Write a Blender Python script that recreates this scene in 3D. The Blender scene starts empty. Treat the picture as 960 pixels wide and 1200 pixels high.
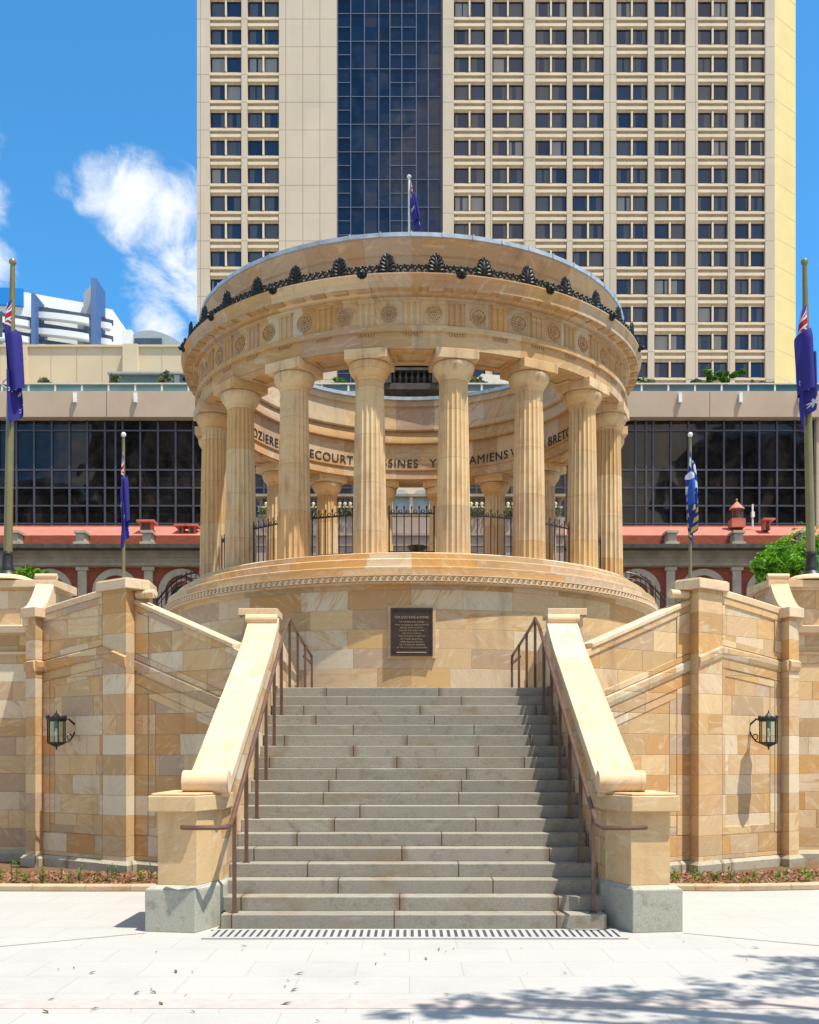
import bpy, bmesh, math, random
from math import sin, cos, pi, radians, atan2, sqrt, floor
from mathutils import Vector, Matrix, noise as mnoise
random.seed(7)
R_ = random.Random(11)
scene = bpy.context.scene
COL = scene.collection
F = 1200.0; HY = 887.0; CZ = 1.8; XC = 0.045
ZC = 26.9                     # depth of rotunda centre
def PX(px, Y): return (px-480)*Y/F
def PZ(py, Y): return CZ+(HY-py)*Y/F

# ------------------------------------------------------------------ node helpers
class NT:
    def __init__(s, mat):
        s.t = mat.node_tree; s.n = s.t.nodes; s.l = s.t.links
    def add(s, typ, **kw):
        n = s.n.new(typ)
        for k, v in kw.items(): setattr(n, k, v)
        return n
    def set(s, sock, v):
        if v is None: return
        if isinstance(v, bpy.types.NodeSocket): s.l.new(v, sock)
        else:
            if isinstance(v, (tuple, list)) and len(v) == 3 and sock.type == 'RGBA': v = (*v, 1)
            sock.default_value = v
    def m(s, op, a, b=None, c=None, clamp=False):
        n = s.add('ShaderNodeMath', operation=op, use_clamp=clamp)
        s.set(n.inputs[0], a); s.set(n.inputs[1], b); s.set(n.inputs[2], c)
        return n.outputs[0]
    def vm(s, op, a, b=None, out=0):
        n = s.add('ShaderNodeVectorMath', operation=op)
        s.set(n.inputs[0], a)
        if b is not None: s.set(n.inputs[1], b)
        return n.outputs[out]
    def comb(s, x=0, y=0, z=0):
        n = s.add('ShaderNodeCombineXYZ')
        s.set(n.inputs[0], x); s.set(n.inputs[1], y); s.set(n.inputs[2], z)
        return n.outputs[0]
    def sep(s, v):
        n = s.add('ShaderNodeSeparateXYZ'); s.set(n.inputs[0], v); return n.outputs
    def mix(s, f, a, b, mode='MIX'):
        n = s.add('ShaderNodeMix', data_type='RGBA', blend_type=mode, clamp_factor=True)
        s.set(n.inputs[0], f); s.set(n.inputs[6], a); s.set(n.inputs[7], b)
        return n.outputs[2]
    def noise(s, v, scale, detail=4, rough=.55, dist=0, dim='3D'):
        n = s.add('ShaderNodeTexNoise', noise_dimensions=dim)
        if v is not None: s.set(n.inputs['Vector'], v)
        n.inputs['Scale'].default_value = scale; n.inputs['Detail'].default_value = detail
        n.inputs['Roughness'].default_value = rough; n.inputs['Distortion'].default_value = dist
        return n.outputs[0]
    def ramp(s, f, stops, interp='LINEAR'):
        n = s.add('ShaderNodeValToRGB'); n.color_ramp.interpolation = interp
        e = n.color_ramp.elements
        while len(e) < len(stops): e.new(.5)
        for i, (p, c) in enumerate(stops):
            e[i].position = p
            if isinstance(c, (int, float)): c = (c, c, c)
            e[i].color = (*c, 1)
        s.set(n.inputs[0], f); return n.outputs[0]
    def smooth(s, v, a, b):
        n = s.add('ShaderNodeMapRange', interpolation_type='SMOOTHSTEP')
        s.set(n.inputs[0], v); n.inputs[1].default_value = a; n.inputs[2].default_value = b
        return n.outputs[0]
    def white(s, v, dim='3D'):
        n = s.add('ShaderNodeTexWhiteNoise', noise_dimensions=dim)
        if dim == '1D': s.set(n.inputs['W'], v)
        else: s.set(n.inputs['Vector'], v)
        return n.outputs
    def bump(s, h, strength=.3, dist=.01):
        n = s.add('ShaderNodeBump'); n.inputs['Strength'].default_value = strength
        n.inputs['Distance'].default_value = dist; s.set(n.inputs['Height'], h); return n.outputs[0]
def newmat(name, rough=.8, metal=0, spec=.3):
    m = bpy.data.materials.new(name); m.use_nodes = True
    t = NT(m); b = t.n['Principled BSDF']
    b.inputs['Roughness'].default_value = rough; b.inputs['Metallic'].default_value = metal
    b.inputs['Specular IOR Level'].default_value = spec
    return m, t, b
def simple(name, col, rough=.7, metal=0, spec=.4, var=.15, scale=3, bump=0):
    m, t, b = newmat(name, rough, metal, spec)
    tc = t.add('ShaderNodeTexCoord').outputs['Object']
    n = t.noise(tc, scale, 6, .6)
    c = t.ramp(n, [(.3, tuple(x*(1-var) for x in col)), (.7, tuple(min(1, x*(1+var)) for x in col))])
    t.set(b.inputs['Base Color'], c)
    if bump: t.set(b.inputs['Normal'], t.bump(t.noise(tc, scale*12, 4), bump, .01))
    return m

CREAM = (.62, .47, .28); TAN = (.44, .30, .155); ORANGE = (.49, .27, .105); PALE = (.63, .55, .42); LILAC = (.41, .31, .235); HONEY = (.53, .31, .115)
def masonry(name, w, h, joint=.006, stops=None, vein=.75, weather=.35, widthvar=.5, bumpj=.5, dark=1.0):
    m, t, b = newmat(name, .85, 0, .2)
    uv = t.add('ShaderNodeUVMap').outputs[0]
    u, v, _ = t.sep(uv)
    vh = t.m('DIVIDE', v, h)
    row = t.m('FLOOR', vh)
    r1 = t.white(row, '1D')[0]
    u2 = t.m('ADD', t.m('DIVIDE', u, w), t.m('MULTIPLY', r1, 7.3))
    nz = t.noise(t.comb(t.m('MULTIPLY', u2, .8), t.m('MULTIPLY', row, 3.71), 0), 1.0, 0, .5)
    u3 = t.m('ADD', u2, t.m('MULTIPLY', nz, widthvar*2))
    colm = t.m('FLOOR', u3)
    oi = t.add('ShaderNodeObjectInfo').outputs['Random']
    wn = t.white(t.comb(row, colm, t.m('MULTIPLY', oi, 31.7)))
    rnd, rcol = wn[0], wn[1]
    rr, rg, rb = t.sep(rcol)
    fu = t.m('FRACT', u3); fv = t.m('FRACT', vh)
    du = t.m('MULTIPLY', t.m('MINIMUM', fu, t.m('SUBTRACT', 1, fu)), w)
    dv = t.m('MULTIPLY', t.m('MINIMUM', fv, t.m('SUBTRACT', 1, fv)), h)
    djn = t.noise(t.comb(u, v, 0), 28, 4, .7)
    dj = t.m('SUBTRACT', t.m('MINIMUM', du, dv), t.m('MULTIPLY', t.smooth(djn, .55, .8), .012))
    jm = t.m('SUBTRACT', 1, t.smooth(dj, joint*.3, joint*1.1))
    stops = stops or [(0, CREAM), (.16, TAN), (.3, PALE), (.42, HONEY), (.55, CREAM), (.66, LILAC), (.76, TAN), (.88, ORANGE), (1, PALE)]
    base = t.ramp(rr, stops)
    # veins : each block its own direction and offset
    off = t.vm('SCALE', rcol, None)
    off.node.inputs[3].default_value = 37.0
    uvo = t.vm('ADD', t.comb(u, v, 0), off)
    rot = t.add('ShaderNodeVectorRotate', rotation_type='Z_AXIS')
    t.set(rot.inputs['Vector'], uvo); t.set(rot.inputs['Angle'], t.m('MULTIPLY', t.m('SUBTRACT', rg, .5), 2.2))
    st = t.vm('MULTIPLY', rot.outputs[0], (1.1, 4.5, 1))
    v1 = t.noise(st, 1.3, 5, .6, 1.2)
    veinm = t.m('MULTIPLY', t.smooth(v1, .47, .66), t.m('MULTIPLY', t.smooth(rb, .25, .9), vein))
    c = t.mix(veinm, base, ORANGE)
    v2 = t.noise(st, 4.5, 5, .65, 1.5)
    c = t.mix(t.m('MULTIPLY', t.smooth(v2, .5, .75), .4), c, tuple(x*.72 for x in LILAC))
    v4 = t.noise(st, 2.2, 4, .6, .8)
    c = t.mix(t.m('MULTIPLY', t.smooth(v4, .52, .7), .4), c, (.68, .58, .42))
    tc = t.add('ShaderNodeTexCoord').outputs['Object']
    g = t.noise(tc, 90, 3, .7)
    c = t.mix(.25, c, t.ramp(g, [(.3, .35), (.7, .75)]), 'OVERLAY')
    # weather stains, streaky downwards
    ws = t.noise(t.vm('MULTIPLY', tc, (1.6, 1.6, .35)), 1.2, 7, .65)
    c = t.mix(t.m('MULTIPLY', t.smooth(ws, .52, .78), weather), c, (.20, .135, .085))
    c = t.mix(t.m('MULTIPLY', jm, .42), c, (.24, .16, .09))
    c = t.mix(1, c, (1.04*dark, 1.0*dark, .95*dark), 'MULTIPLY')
    t.set(b.inputs['Base Color'], c)
    pit = t.noise(tc, 22, 5, .75)
    hgt = t.m('SUBTRACT', t.m('ADD', t.m('ADD', t.m('MULTIPLY', pit, .45), t.m('MULTIPLY', g, .12)), t.m('MULTIPLY', v2, .15)), t.m('MULTIPLY', jm, 1.0))
    t.set(b.inputs['Normal'], t.bump(hgt, bumpj, .006))
    return m

M = {}
M['wall'] = masonry('sandstone_wing_blocks', .74, .305, weather=.55, bumpj=.8)
M['drum'] = masonry('sandstone_drum_blocks', 1.35, .40, weather=.45)
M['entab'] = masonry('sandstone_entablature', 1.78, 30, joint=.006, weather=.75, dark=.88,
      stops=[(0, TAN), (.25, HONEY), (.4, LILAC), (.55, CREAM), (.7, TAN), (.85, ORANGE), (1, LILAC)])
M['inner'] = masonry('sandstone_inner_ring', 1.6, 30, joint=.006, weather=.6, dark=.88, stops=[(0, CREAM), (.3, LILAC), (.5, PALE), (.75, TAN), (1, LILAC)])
M['coping'] = masonry('sandstone_coping', 1.1, 30, joint=.005, weather=.3, vein=.5,
      stops=[(0, (.62, .48, .33)), (.4, (.59, .435, .28)), (.7, (.64, .52, .37)), (1, (.56, .40, .245))])
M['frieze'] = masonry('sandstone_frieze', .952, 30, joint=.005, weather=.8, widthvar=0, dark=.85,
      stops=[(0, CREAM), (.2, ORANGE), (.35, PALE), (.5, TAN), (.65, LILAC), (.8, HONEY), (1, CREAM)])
M['pier'] = masonry('sandstone_pier', 6, 30, joint=.003, weather=.35, vein=.4, stops=[(0, (.57, .405, .22)), (1, (.55, .41, .25))])
M['post'] = masonry('sandstone_post_blocks', 3.0, .305, weather=.2)

def col_mat():
    m, t, b = newmat('sandstone_column_drums', .85, 0, .2)
    tc = t.add('ShaderNodeTexCoord').outputs['Object']
    x, y, z = t.sep(tc)
    oi = t.add('ShaderNodeObjectInfo').outputs['Random']
    zz = t.m('ADD', t.m('DIVIDE', z, 1.02), t.m('MULTIPLY', oi, 3))
    row = t.m('FLOOR', zz); fr = t.m('FRACT', zz)
    w = t.white(t.comb(row, t.m('MULTIPLY', oi, 77), 0))
    rr, rg, rb = t.sep(w[1])
    base = t.ramp(rr, [(0, CREAM), (.2, (.55, .37, .18)), (.4, (.50, .345, .18)), (.6, (.58, .46, .29)), (.8, CREAM), (1, (.50, .38, .25))])
    sv = t.vm('ADD', t.vm('MULTIPLY', tc, (1.2, 1.2, 3.5)), w[1])
    n = t.noise(t.vm('ADD', sv, t.comb(0, 0, t.m('MULTIPLY', rg, 50))), 1.1, 5, .6, 1)
    c = t.mix(t.m('MULTIPLY', t.smooth(n, .48, .68), .32), base, ORANGE)
    n2 = t.noise(t.vm('MULTIPLY', tc, (3, 3, .5)), 2, 6, .65)
    c = t.mix(t.m('MULTIPLY', t.smooth(n2, .46, .75), .6), c, (.24, .165, .10))
    d = t.m('MINIMUM', fr, t.m('SUBTRACT', 1, fr))
    c = t.mix(t.m('MULTIPLY', t.m('SUBTRACT', 1, t.smooth(d, .002, .009)), .5), c, (.22, .16, .1))
    g = t.noise(tc, 80, 3, .7)
    c = t.mix(.25, c, t.ramp(g, [(.3, .35), (.7, .75)]), 'OVERLAY')
    c = t.mix(1, c, (1.03, .98, .92), 'MULTIPLY')
    t.set(b.inputs['Base Color'], c)
    t.set(b.inputs['Normal'], t.bump(g, .25, .004))
    return m
M['column'] = col_mat()

def granite(name, col, w=1.7, h=30, stain=.5):
    m, t, b = newmat(name, .75, 0, .35)
    uv = t.add('ShaderNodeUVMap').outputs[0]
    u, v, _ = t.sep(uv)
    oi = t.add('ShaderNodeObjectInfo').outputs['Random']
    u2 = t.m('ADD', t.m('DIVIDE', u, w), t.m('MULTIPLY', oi, 9.7))
    blk = t.white(t.comb(t.m('FLOOR', u2), oi, 0))[0]
    fu = t.m('FRACT', u2)
    du = t.m('MULTIPLY', t.m('MINIMUM', fu, t.m('SUBTRACT', 1, fu)), w)
    jm = t.m('SUBTRACT', 1, t.smooth(du, .003, .011))
    tc = t.add('ShaderNodeTexCoord').outputs['Object']
    sp = t.noise(tc, 70, 3, .8)
    c = t.ramp(sp, [(.25, tuple(x*.45 for x in col)), (.45, col), (.62, tuple(x*1.1 for x in col)), (.8, tuple(min(1, x*1.7) for x in col))])
    c = t.mix(.7, c, t.ramp(blk, [(0, .42), (1, .58)]), 'OVERLAY')
    ns = t.noise(t.vm('MULTIPLY', tc, (1, 1, 1.5)), 1.7, 6, .7)
    c = t.mix(t.m('MULTIPLY', t.smooth(ns, .5, .75), stain), c, (.24, .185, .12))
    nd = t.noise(tc, 6, 6, .75)
    c = t.mix(t.m('MULTIPLY', t.smooth(nd, .5, .72), .5), c, (.11, .095, .07))
    nl = t.noise(t.vm('MULTIPLY', tc, (.7, 1, 3)), 3.1, 6, .7)
    c = t.mix(t.m('MULTIPLY', t.smooth(nl, .55, .72), .35), c, (.42, .41, .36))
    c = t.mix(t.m('MULTIPLY', t.m('SUBTRACT', 1, t.smooth(du, .01, .10)), t.m('MULTIPLY', t.smooth(blk, .3, .8), .6)), c, (.16, .085, .04))
    c = t.mix(t.m('MULTIPLY', jm, .9), c, (.05, .03, .02))
    t.set(b.inputs['Base Color'], c)
    t.set(b.inputs['Normal'], t.bump(t.m('SUBTRACT', sp, jm), .35, .004))
    return m
M['granite'] = granite("granite_steps", (.262, .240, .198), stain=1.0)
M['granite_pier'] = granite('granite_pier', (.34, .335, .275), w=50, stain=.1)
M['plinth'] = granite('granite_plinth', (.37, .33, .25), w=1.2, stain=.25)

def pavement():
    m, t, b = newmat('pale_stone_paving', .8, 0, .2)
    tc = t.add('ShaderNodeTexCoord').outputs['Object']
    x, y, z = t.sep(tc)
    br = t.add('ShaderNodeTexBrick', offset=.5); br.inputs['Scale'].default_value = 1
    br.inputs['Brick Width'].default_value = .9; br.inputs['Row Height'].default_value = .6
    br.inputs['Mortar Size'].default_value = .006; br.inputs['Mortar Smooth'].default_value = .2
    br.inputs['Color1'].default_value = (.40, .385, .36, 1); br.inputs['Color2'].default_value = (.385, .371, .347, 1)
    br.inputs['Mortar'].default_value = (.325, .31, .285, 1); t.set(br.inputs['Vector'], tc)
    c = br.outputs[0]
    n = t.noise(tc, .8, 8, .7)
    c = t.mix(t.m('MULTIPLY', t.smooth(n, .45, .75), .3), c, (.26, .25, .23))
    sp = t.noise(tc, 45, 3, .8)
    c = t.mix(.2, c, t.ramp(sp, [(.3, .3), (.7, .7)]), 'OVERLAY')
    sc = t.noise(t.vm('MULTIPLY', tc, (1, 5, 1)), 3, 5, .8, 1)
    c = t.mix(t.m('MULTIPLY', t.smooth(sc, .62, .75), .3), c, (.30, .285, .26))
    t.set(b.inputs['Base Color'], c)
    t.set(b.inputs['Normal'], t.bump(sp, .2, .003))
    return m
M['pave'] = pavement()
M['pinkband'] = simple('pink_brick_band', (.41, .35, .315), .85, var=.12, scale=9)
M['darkjoint'] = simple('dark_joint', (.30, .28, .25), .9)
M['rail'] = simple('brown_bronze_paint', (.135, .070, .048), .38, .2, .5, var=.2, scale=8)
M['iron'] = simple('black_iron', (.022, .020, .020), .45, .3, .5)
M['bronze'] = simple('dark_patinated_bronze', (.028, .030, .028), .42, .75, .5, var=.5, scale=9, bump=.4)
M['plaque'] = simple('plaque_bronze', (.045, .026, .022), .45, .4, .5, var=.3, scale=12)
M['plaqtext'] = simple('plaque_raised_bronze', (.42, .30, .18), .45, .4, .5)
M['letters'] = simple('bronze_letters', (.035, .022, .018), .55, .3, .4)
M['lead'] = simple('lead_flashing', (.40, .46, .52), .5, .3, .5, var=.25, scale=4)
M['soil'] = simple('bark_mulch', (.16, .085, .045), .95, var=.6, scale=60, bump=.8)
M['kerb'] = masonry('sandstone_kerb', .7, 30, joint=.012, weather=.5, dark=.8, stops=[(0, (.55, .40, .28)), (.5, (.48, .42, .28)), (1, (.56, .38, .29))])
M['hotel'] = None
def hotel():
    m, t, b = newmat('hotel_precast', .8, 0, .25)
    tc = t.add('ShaderNodeTexCoord').outputs['Object']
    x, y, z = t.sep(tc)
    fl = 32.5*110/F
    fz = t.m('FRACT', t.m('DIVIDE', t.m('SUBTRACT', z, PZ(22.3, 110)), fl))
    dz = t.m('MINIMUM', fz, t.m('SUBTRACT', 1, fz))
    fx = t.m('FRACT', t.m('DIVIDE', t.m('SUBTRACT', x, PX(335, 110)), 20*110/F))
    dx = t.m('MINIMUM', fx, t.m('SUBTRACT', 1, fx))
    n = t.noise(tc, .15, 5, .6)
    c = t.ramp(n, [(.3, (.49, .42, .325)), (.7, (.55, .47, .365))])
    pan = t.white(t.comb(t.m('FLOOR', t.m('DIVIDE', x, 1.83)), t.m('FLOOR', t.m('DIVIDE', z, fl)), 0))[0]
    c = t.mix(.5, c, t.ramp(pan, [(0, .47), (1, .53)]), 'OVERLAY')
    nd = t.noise(t.vm('MULTIPLY', tc, (1, 1, .12)), 1.3, 5, .7)
    c = t.mix(t.m('MULTIPLY', t.smooth(nd, .55, .8), .25), c, (.3, .24, .17))
    j = t.m('SUBTRACT', 1, t.m('MINIMUM', t.smooth(dz, .008, .022), t.smooth(dx, .012, .035)))
    c = t.mix(t.m('MULTIPLY', j, .55), c, (.16, .13, .09))
    t.set(b.inputs['Base Color'], c)
    return m
M['hotel'] = hotel()
M['hotelside'] = simple('yellow_render', (.62, .50, .22), .8, var=.06, scale=.3)
M['hoteltrim'] = simple('cream_precast_trim', (.62, .52, .37), .75, var=.1, scale=.6)
M['cream'] = simple('cream_precast_wall', (.55, .46, .31), .8, var=.08, scale=.2)
M['beam'] = simple('rose_beige_concrete', (.46, .355, .255), .8, var=.1, scale=.3)
def hotelglass():
    m, t, b = newmat('tinted_window_glass', .06, 0, .5)
    uv = t.add('ShaderNodeUVMap').outputs[0]
    u, v, _ = t.sep(uv)
    iu = t.m('FLOOR', u); iv = t.m('FLOOR', v); fu = t.m('FRACT', u)
    w = t.white(t.comb(iu, iv, 0)); rr, rg, rb = t.sep(w[1])
    cur = t.m('LESS_THAN', fu, t.m('SUBTRACT', t.m('MULTIPLY', rr, 1.2), .25))
    cur2 = t.m('GREATER_THAN', fu, t.m('ADD', .45, rg))
    cc = t.m('MAXIMUM', cur, cur2)
    pl = t.m('SINE', t.m('MULTIPLY', u, 90))
    ccol = t.mix(t.smooth(pl, -1, 1), (.055, .065, .085), (.10, .11, .13))
    ccol = t.mix(t.m('GREATER_THAN', t.white(t.comb(iv, iu, 4))[0], .86), ccol, (.24, .24, .23))
    c = t.mix(cc, t.ramp(rb, [(0, (.010, .022, .062)), (1, (.02, .042, .10))]), ccol)
    t.set(b.inputs['Base Color'], c)
    return m
M['hglass'] = hotelglass()
def blueglass():
    m, t, b = newmat('navy_curtain_glass', .05, 0, .4)
    uv = t.add('ShaderNodeUVMap').outputs[0]
    u, v, _ = t.sep(uv)
    w = t.white(t.comb(t.m('FLOOR', u), t.m('FLOOR', v), 0))[0]
    w2 = t.white(t.comb(t.m('FLOOR', u), 3, 0))[0]
    c = t.ramp(t.m('ADD', t.m('MULTIPLY', w, .5), t.m('MULTIPLY', w2, .5)), [(.1, (.004, .009, .026)), (.6, (.007, .017, .045)), (.9, (.028, .03, .045))])
    tc = t.add('ShaderNodeTexCoord').outputs['Object']
    n = t.noise(tc, .35, 4, .6)
    c = t.mix(t.m('MULTIPLY', t.smooth(n, .45, .7), .4), c, (.05, .055, .075))
    t.set(b.inputs['Base Color'], c)
    t.set(b.inputs['Normal'], t.bump(t.noise(tc, .5, 2), .15, .1))
    return m
M['bglass'] = blueglass()
def darkglass():
    m, t, b = newmat('smoked_curtain_glass', .03, 0, .45)
    tc = t.add('ShaderNodeTexCoord').outputs['Object']
    n = t.noise(t.vm('MULTIPLY', tc, (1.6, 1, .8)), .22, 5, .6, 1.5)
    c = t.ramp(n, [(.35, (.003, .003, .003)), (.5, (.012, .009, .007)), (.62, (.035, .026, .020)), (.8, (.014, .012, .012))])
    uv = t.add('ShaderNodeUVMap').outputs[0]; u, v, _ = t.sep(uv)
    w = t.white(t.comb(t.m('FLOOR', u), t.m('FLOOR', v), 0))[0]
    c = t.mix(t.m('MULTIPLY', t.smooth(w, .5, 1), .4), c, (.028, .024, .03))
    t.set(b.inputs['Base Color'], c)
    t.set(b.inputs['Normal'], t.bump(t.noise(tc, .22, 2), .25, .25))
    return m
M['dglass'] = darkglass()
M['mullion'] = simple('grey_mullion', (.085, .08, .10), .4, .3)
M['bmull'] = simple('blue_grey_mullion', (.11, .14, .20), .4, .3)
M['wframe'] = simple('dark_bronze_frame', (.03, .022, .02), .4, .3)
M['greenglass'] = simple('green_balcony_glass', (.10, .19, .17), .1, 0, .6, var=.2, scale=.5)
M['tealglass'] = simple('teal_balcony_glass', (.03, .085, .10), .1, 0, .6, var=.2, scale=.5)
M['whiterail'] = simple('pale_rail_paint', (.62, .60, .52), .5)
def brick():
    m, t, b = newmat('red_brick', .85, 0, .2)
    uv = t.add('ShaderNodeUVMap').outputs[0]
    br = t.add('ShaderNodeTexBrick', offset=.5); br.inputs['Scale'].default_value = 1
    br.inputs['Brick Width'].default_value = .24; br.inputs['Row Height'].default_value = .086
    br.inputs['Mortar Size'].default_value = .006
    br.inputs['Color1'].default_value = (.36, .085, .04, 1); br.inputs['Color2'].default_value = (.27, .06, .035, 1)
    br.inputs['Mortar'].default_value = (.22, .10, .07, 1); t.set(br.inputs['Vector'], uv)
    tc = t.add('ShaderNodeTexCoord').outputs['Object']
    n = t.noise(tc, .8, 6, .7)
    c = t.mix(t.m('MULTIPLY', t.smooth(n, .5, .75), .45), br.outputs[0], (.13, .06, .045))
    t.set(b.inputs['Base Color'], c)
    return m
M['brick'] = brick()
M['redroof'] = simple('salmon_red_roof_paint', (.45, .14, .095), .6, var=.22, scale=1.6)
M['render'] = simple('grey_beige_render', (.33, .26, .18), .85, var=.25, scale=1.2)
M['renderpale'] = simple('pale_stone_surround', (.42, .355, .26), .85, var=.2, scale=1.5)  # paler tone for the station's pilasters, parapet piers and arches
M['lavender'] = simple('shaded_stucco', (.40, .29, .235), .85, var=.15, scale=1)
M['blackstone'] = simple('soot_dark_stone', (.07, .06, .05), .85, var=.4, scale=3)
M['darkwin'] = simple('dark_window_glass', (.010, .016, .028), .08, 0, .5)
M['aptwhite'] = simple('white_painted_wall', (.76, .77, .76), .7, var=.05, scale=.1)
M['aptblue'] = simple('blue_painted_fin', (.055, .12, .27), .6, var=.1, scale=.2)
M['aptcyan'] = simple('bright_blue_panel', (.0, .20, .58), .5, var=.03, scale=.1)
M['aptglass'] = simple('grey_balcony_glazing', (.06, .08, .11), .15, 0, .5, var=.3, scale=.3)
M['greymetal'] = simple('grey_metal_roof', (.36, .40, .42), .5, .2)
M['polegold'] = simple('olive_bronze_pole', (.21, .18, .075), .38, .35, .5, var=.15, scale=3)
M['polewhite'] = simple('white_pole', (.72, .70, .68), .4)
M['white'] = simple('white_paint', (.75, .75, .75), .5)
M['asphalt'] = simple('asphalt', (.05, .05, .05), .9, var=.2, scale=20)
M['trunk'] = simple('bark', (.10, .075, .05), .95, var=.4, scale=20, bump=.6)
M['bulb'] = simple('glass_bulb', (.85, .80, .45), .1, 0, .6, var=.02)
def leafmat(name, cols):
    m, t, b = newmat(name, .5, 0, .35)
    g = t.add('ShaderNodeNewGeometry').outputs['Random Per Island']
    c = t.ramp(g, [(i/(len(cols)-1), c) for i, c in enumerate(cols)])
    t.set(b.inputs['Base Color'], c)
    tr = t.add('ShaderNodeBsdfTranslucent'); t.set(tr.inputs[0], t.mix(1, c, (1.3, 1.5, .6), 'MULTIPLY'))
    mx = t.add('ShaderNodeMixShader'); mx.inputs[0].default_value = .3
    t.l.new(b.outputs[0], mx.inputs[1]); t.l.new(tr.outputs[0], mx.inputs[2])
    t.l.new(mx.outputs[0], t.n['Material Output'].inputs[0])
    return m
M['leafbright'] = leafmat('bright_green_leaf', [(.06, .15, .012), (.12, .29, .02), (.20, .40, .03)])
M['leafmid'] = leafmat('mid_green_leaf', [(.035, .09, .012), (.07, .17, .02), (.10, .22, .03)])
M['leafdull'] = leafmat('dull_green_leaf', [(.05, .07, .03), (.10, .13, .05), (.16, .15, .07)])
M['deadleaf'] = leafmat('fallen_leaf', [(.10, .08, .02), (.14, .12, .03), (.20, .12, .04)])
M['mulchchip'] = leafmat('mulch_chips', [(.10, .045, .025), (.25, .12, .06), (.36, .20, .12), (.06, .03, .02)])
def clearglass():
    m, t, b = newmat('lantern_glass', .05, 0, .5)
    tr = t.add('ShaderNodeBsdfTransparent'); tr.inputs[0].default_value = (.86, .87, .78, 1)
    gl = t.add('ShaderNodeBsdfGlossy'); gl.inputs['Roughness'].default_value = .05
    mx = t.add('ShaderNodeMixShader'); mx.inputs[0].default_value = .12
    t.l.new(tr.outputs[0], mx.inputs[1]); t.l.new(gl.outputs[0], mx.inputs[2])
    t.l.new(mx.outputs[0], t.n['Material Output'].inputs[0])
    return m
M['clear'] = clearglass()

def flag_mat(name, kind):
    m, t, b = newmat(name, .7, 0, .2)
    uv = t.add('ShaderNodeUVMap').outputs[0]
    u, v, _ = t.sep(uv)                    # u 0..2 along the fly, v 0..1 down the hoist
    BL = (.045, .042, .26); RD = (.42, .02, .04); WH = (.66, .66, .70)
    if kind == 'ensign':
        c = BL
        def star(cx, cy, r, c):
            dx = t.m('SUBTRACT', u, cx); dy = t.m('SUBTRACT', v, cy)
            d = t.m('SQRT', t.m('ADD', t.m('MULTIPLY', dx, dx), t.m('MULTIPLY', dy, dy)))
            a = t.m('ARCTAN2', dx, dy)
            rr = t.m('MULTIPLY', r, t.m('ADD', .68, t.m('MULTIPLY', .32, t.m('COSINE', t.m('MULTIPLY', a, 7)))))
            return t.mix(t.m('LESS_THAN', d, rr), c, WH)
        for sx, sy, r in ((.5, .76, .17), (1.5, .16, .08), (1.25, .44, .08), (1.73, .37, .08), (1.5, .84, .08), (1.6, .54, .045)):
            c = star(sx, sy, r, c)
        # union canton u<1, v<.5
        uc = t.m('DIVIDE', u, .62)
        d1 = t.m('ABSOLUTE', t.m('SUBTRACT', uc, t.m('MULTIPLY', v, 2)))
        d2 = t.m('ABSOLUTE', t.m('SUBTRACT', uc, t.m('SUBTRACT', 1, t.m('MULTIPLY', v, 2))))
        dd = t.m('MINIMUM', d1, d2)
        j = t.mix(t.m('LESS_THAN', dd, .11), BL, WH)
        j = t.mix(t.m('LESS_THAN', dd, .045), j, RD)
        dx = t.m('ABSOLUTE', t.m('SUBTRACT', uc, .5)); dy = t.m('ABSOLUTE', t.m('SUBTRACT', v, .25))
        dc = t.m('MINIMUM', dx, dy)
        j = t.mix(t.m('LESS_THAN', dc, .085), j, WH)
        j = t.mix(t.m('LESS_THAN', dc, .05), j, RD)
        inc = t.m('MULTIPLY', t.m('LESS_THAN', u, .62), t.m('LESS_THAN', v, .5))
        c = t.mix(inc, c, j)
    else:
        BL = (.03, .12, .50); NV = (.03, .045, .24); YE = (.55, .45, .08)
        s1 = t.m('FRACT', t.m('MULTIPLY', t.m('ADD', u, v), 3.2))
        c = t.mix(t.m('LESS_THAN', s1, .55), NV, (.6, .66, .75))
        inc = t.m('MULTIPLY', t.m('LESS_THAN', t.m('ABSOLUTE', t.m('SUBTRACT', u, .75)), .17), t.m('GREATER_THAN', v, .2))
        c = t.mix(inc, c, BL)
        ex = t.m('FRACT', t.m('MULTIPLY', u, 5)); ey = t.m('FRACT', t.m('MULTIPLY', v, 5))
        sq = t.m('MULTIPLY', t.m('LESS_THAN', t.m('ABSOLUTE', t.m('SUBTRACT', ex, .5)), .28), t.m('LESS_THAN', t.m('ABSOLUTE', t.m('SUBTRACT', ey, .5)), .28))
        edge = t.m('MAXIMUM', t.m('GREATER_THAN', u, 1.35), t.m('GREATER_THAN', v, .8))
        c = t.mix(edge, c, NV)
        c = t.mix(t.m('MULTIPLY', sq, edge), c, YE)
    t.set(b.inputs['Base Color'], c)
    tr = t.add('ShaderNodeBsdfTranslucent'); t.set(tr.inputs[0], c)
    mx = t.add('ShaderNodeMixShader'); mx.inputs[0].default_value = .3
    t.l.new(b.outputs[0], mx.inputs[1]); t.l.new(tr.outputs[0], mx.inputs[2])
    t.l.new(mx.outputs[0], t.n['Material Output'].inputs[0])
    return m
M['ensign'] = flag_mat('ensign_cloth', 'ensign'); M['striped'] = flag_mat('striped_cloth', 'striped')

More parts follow.
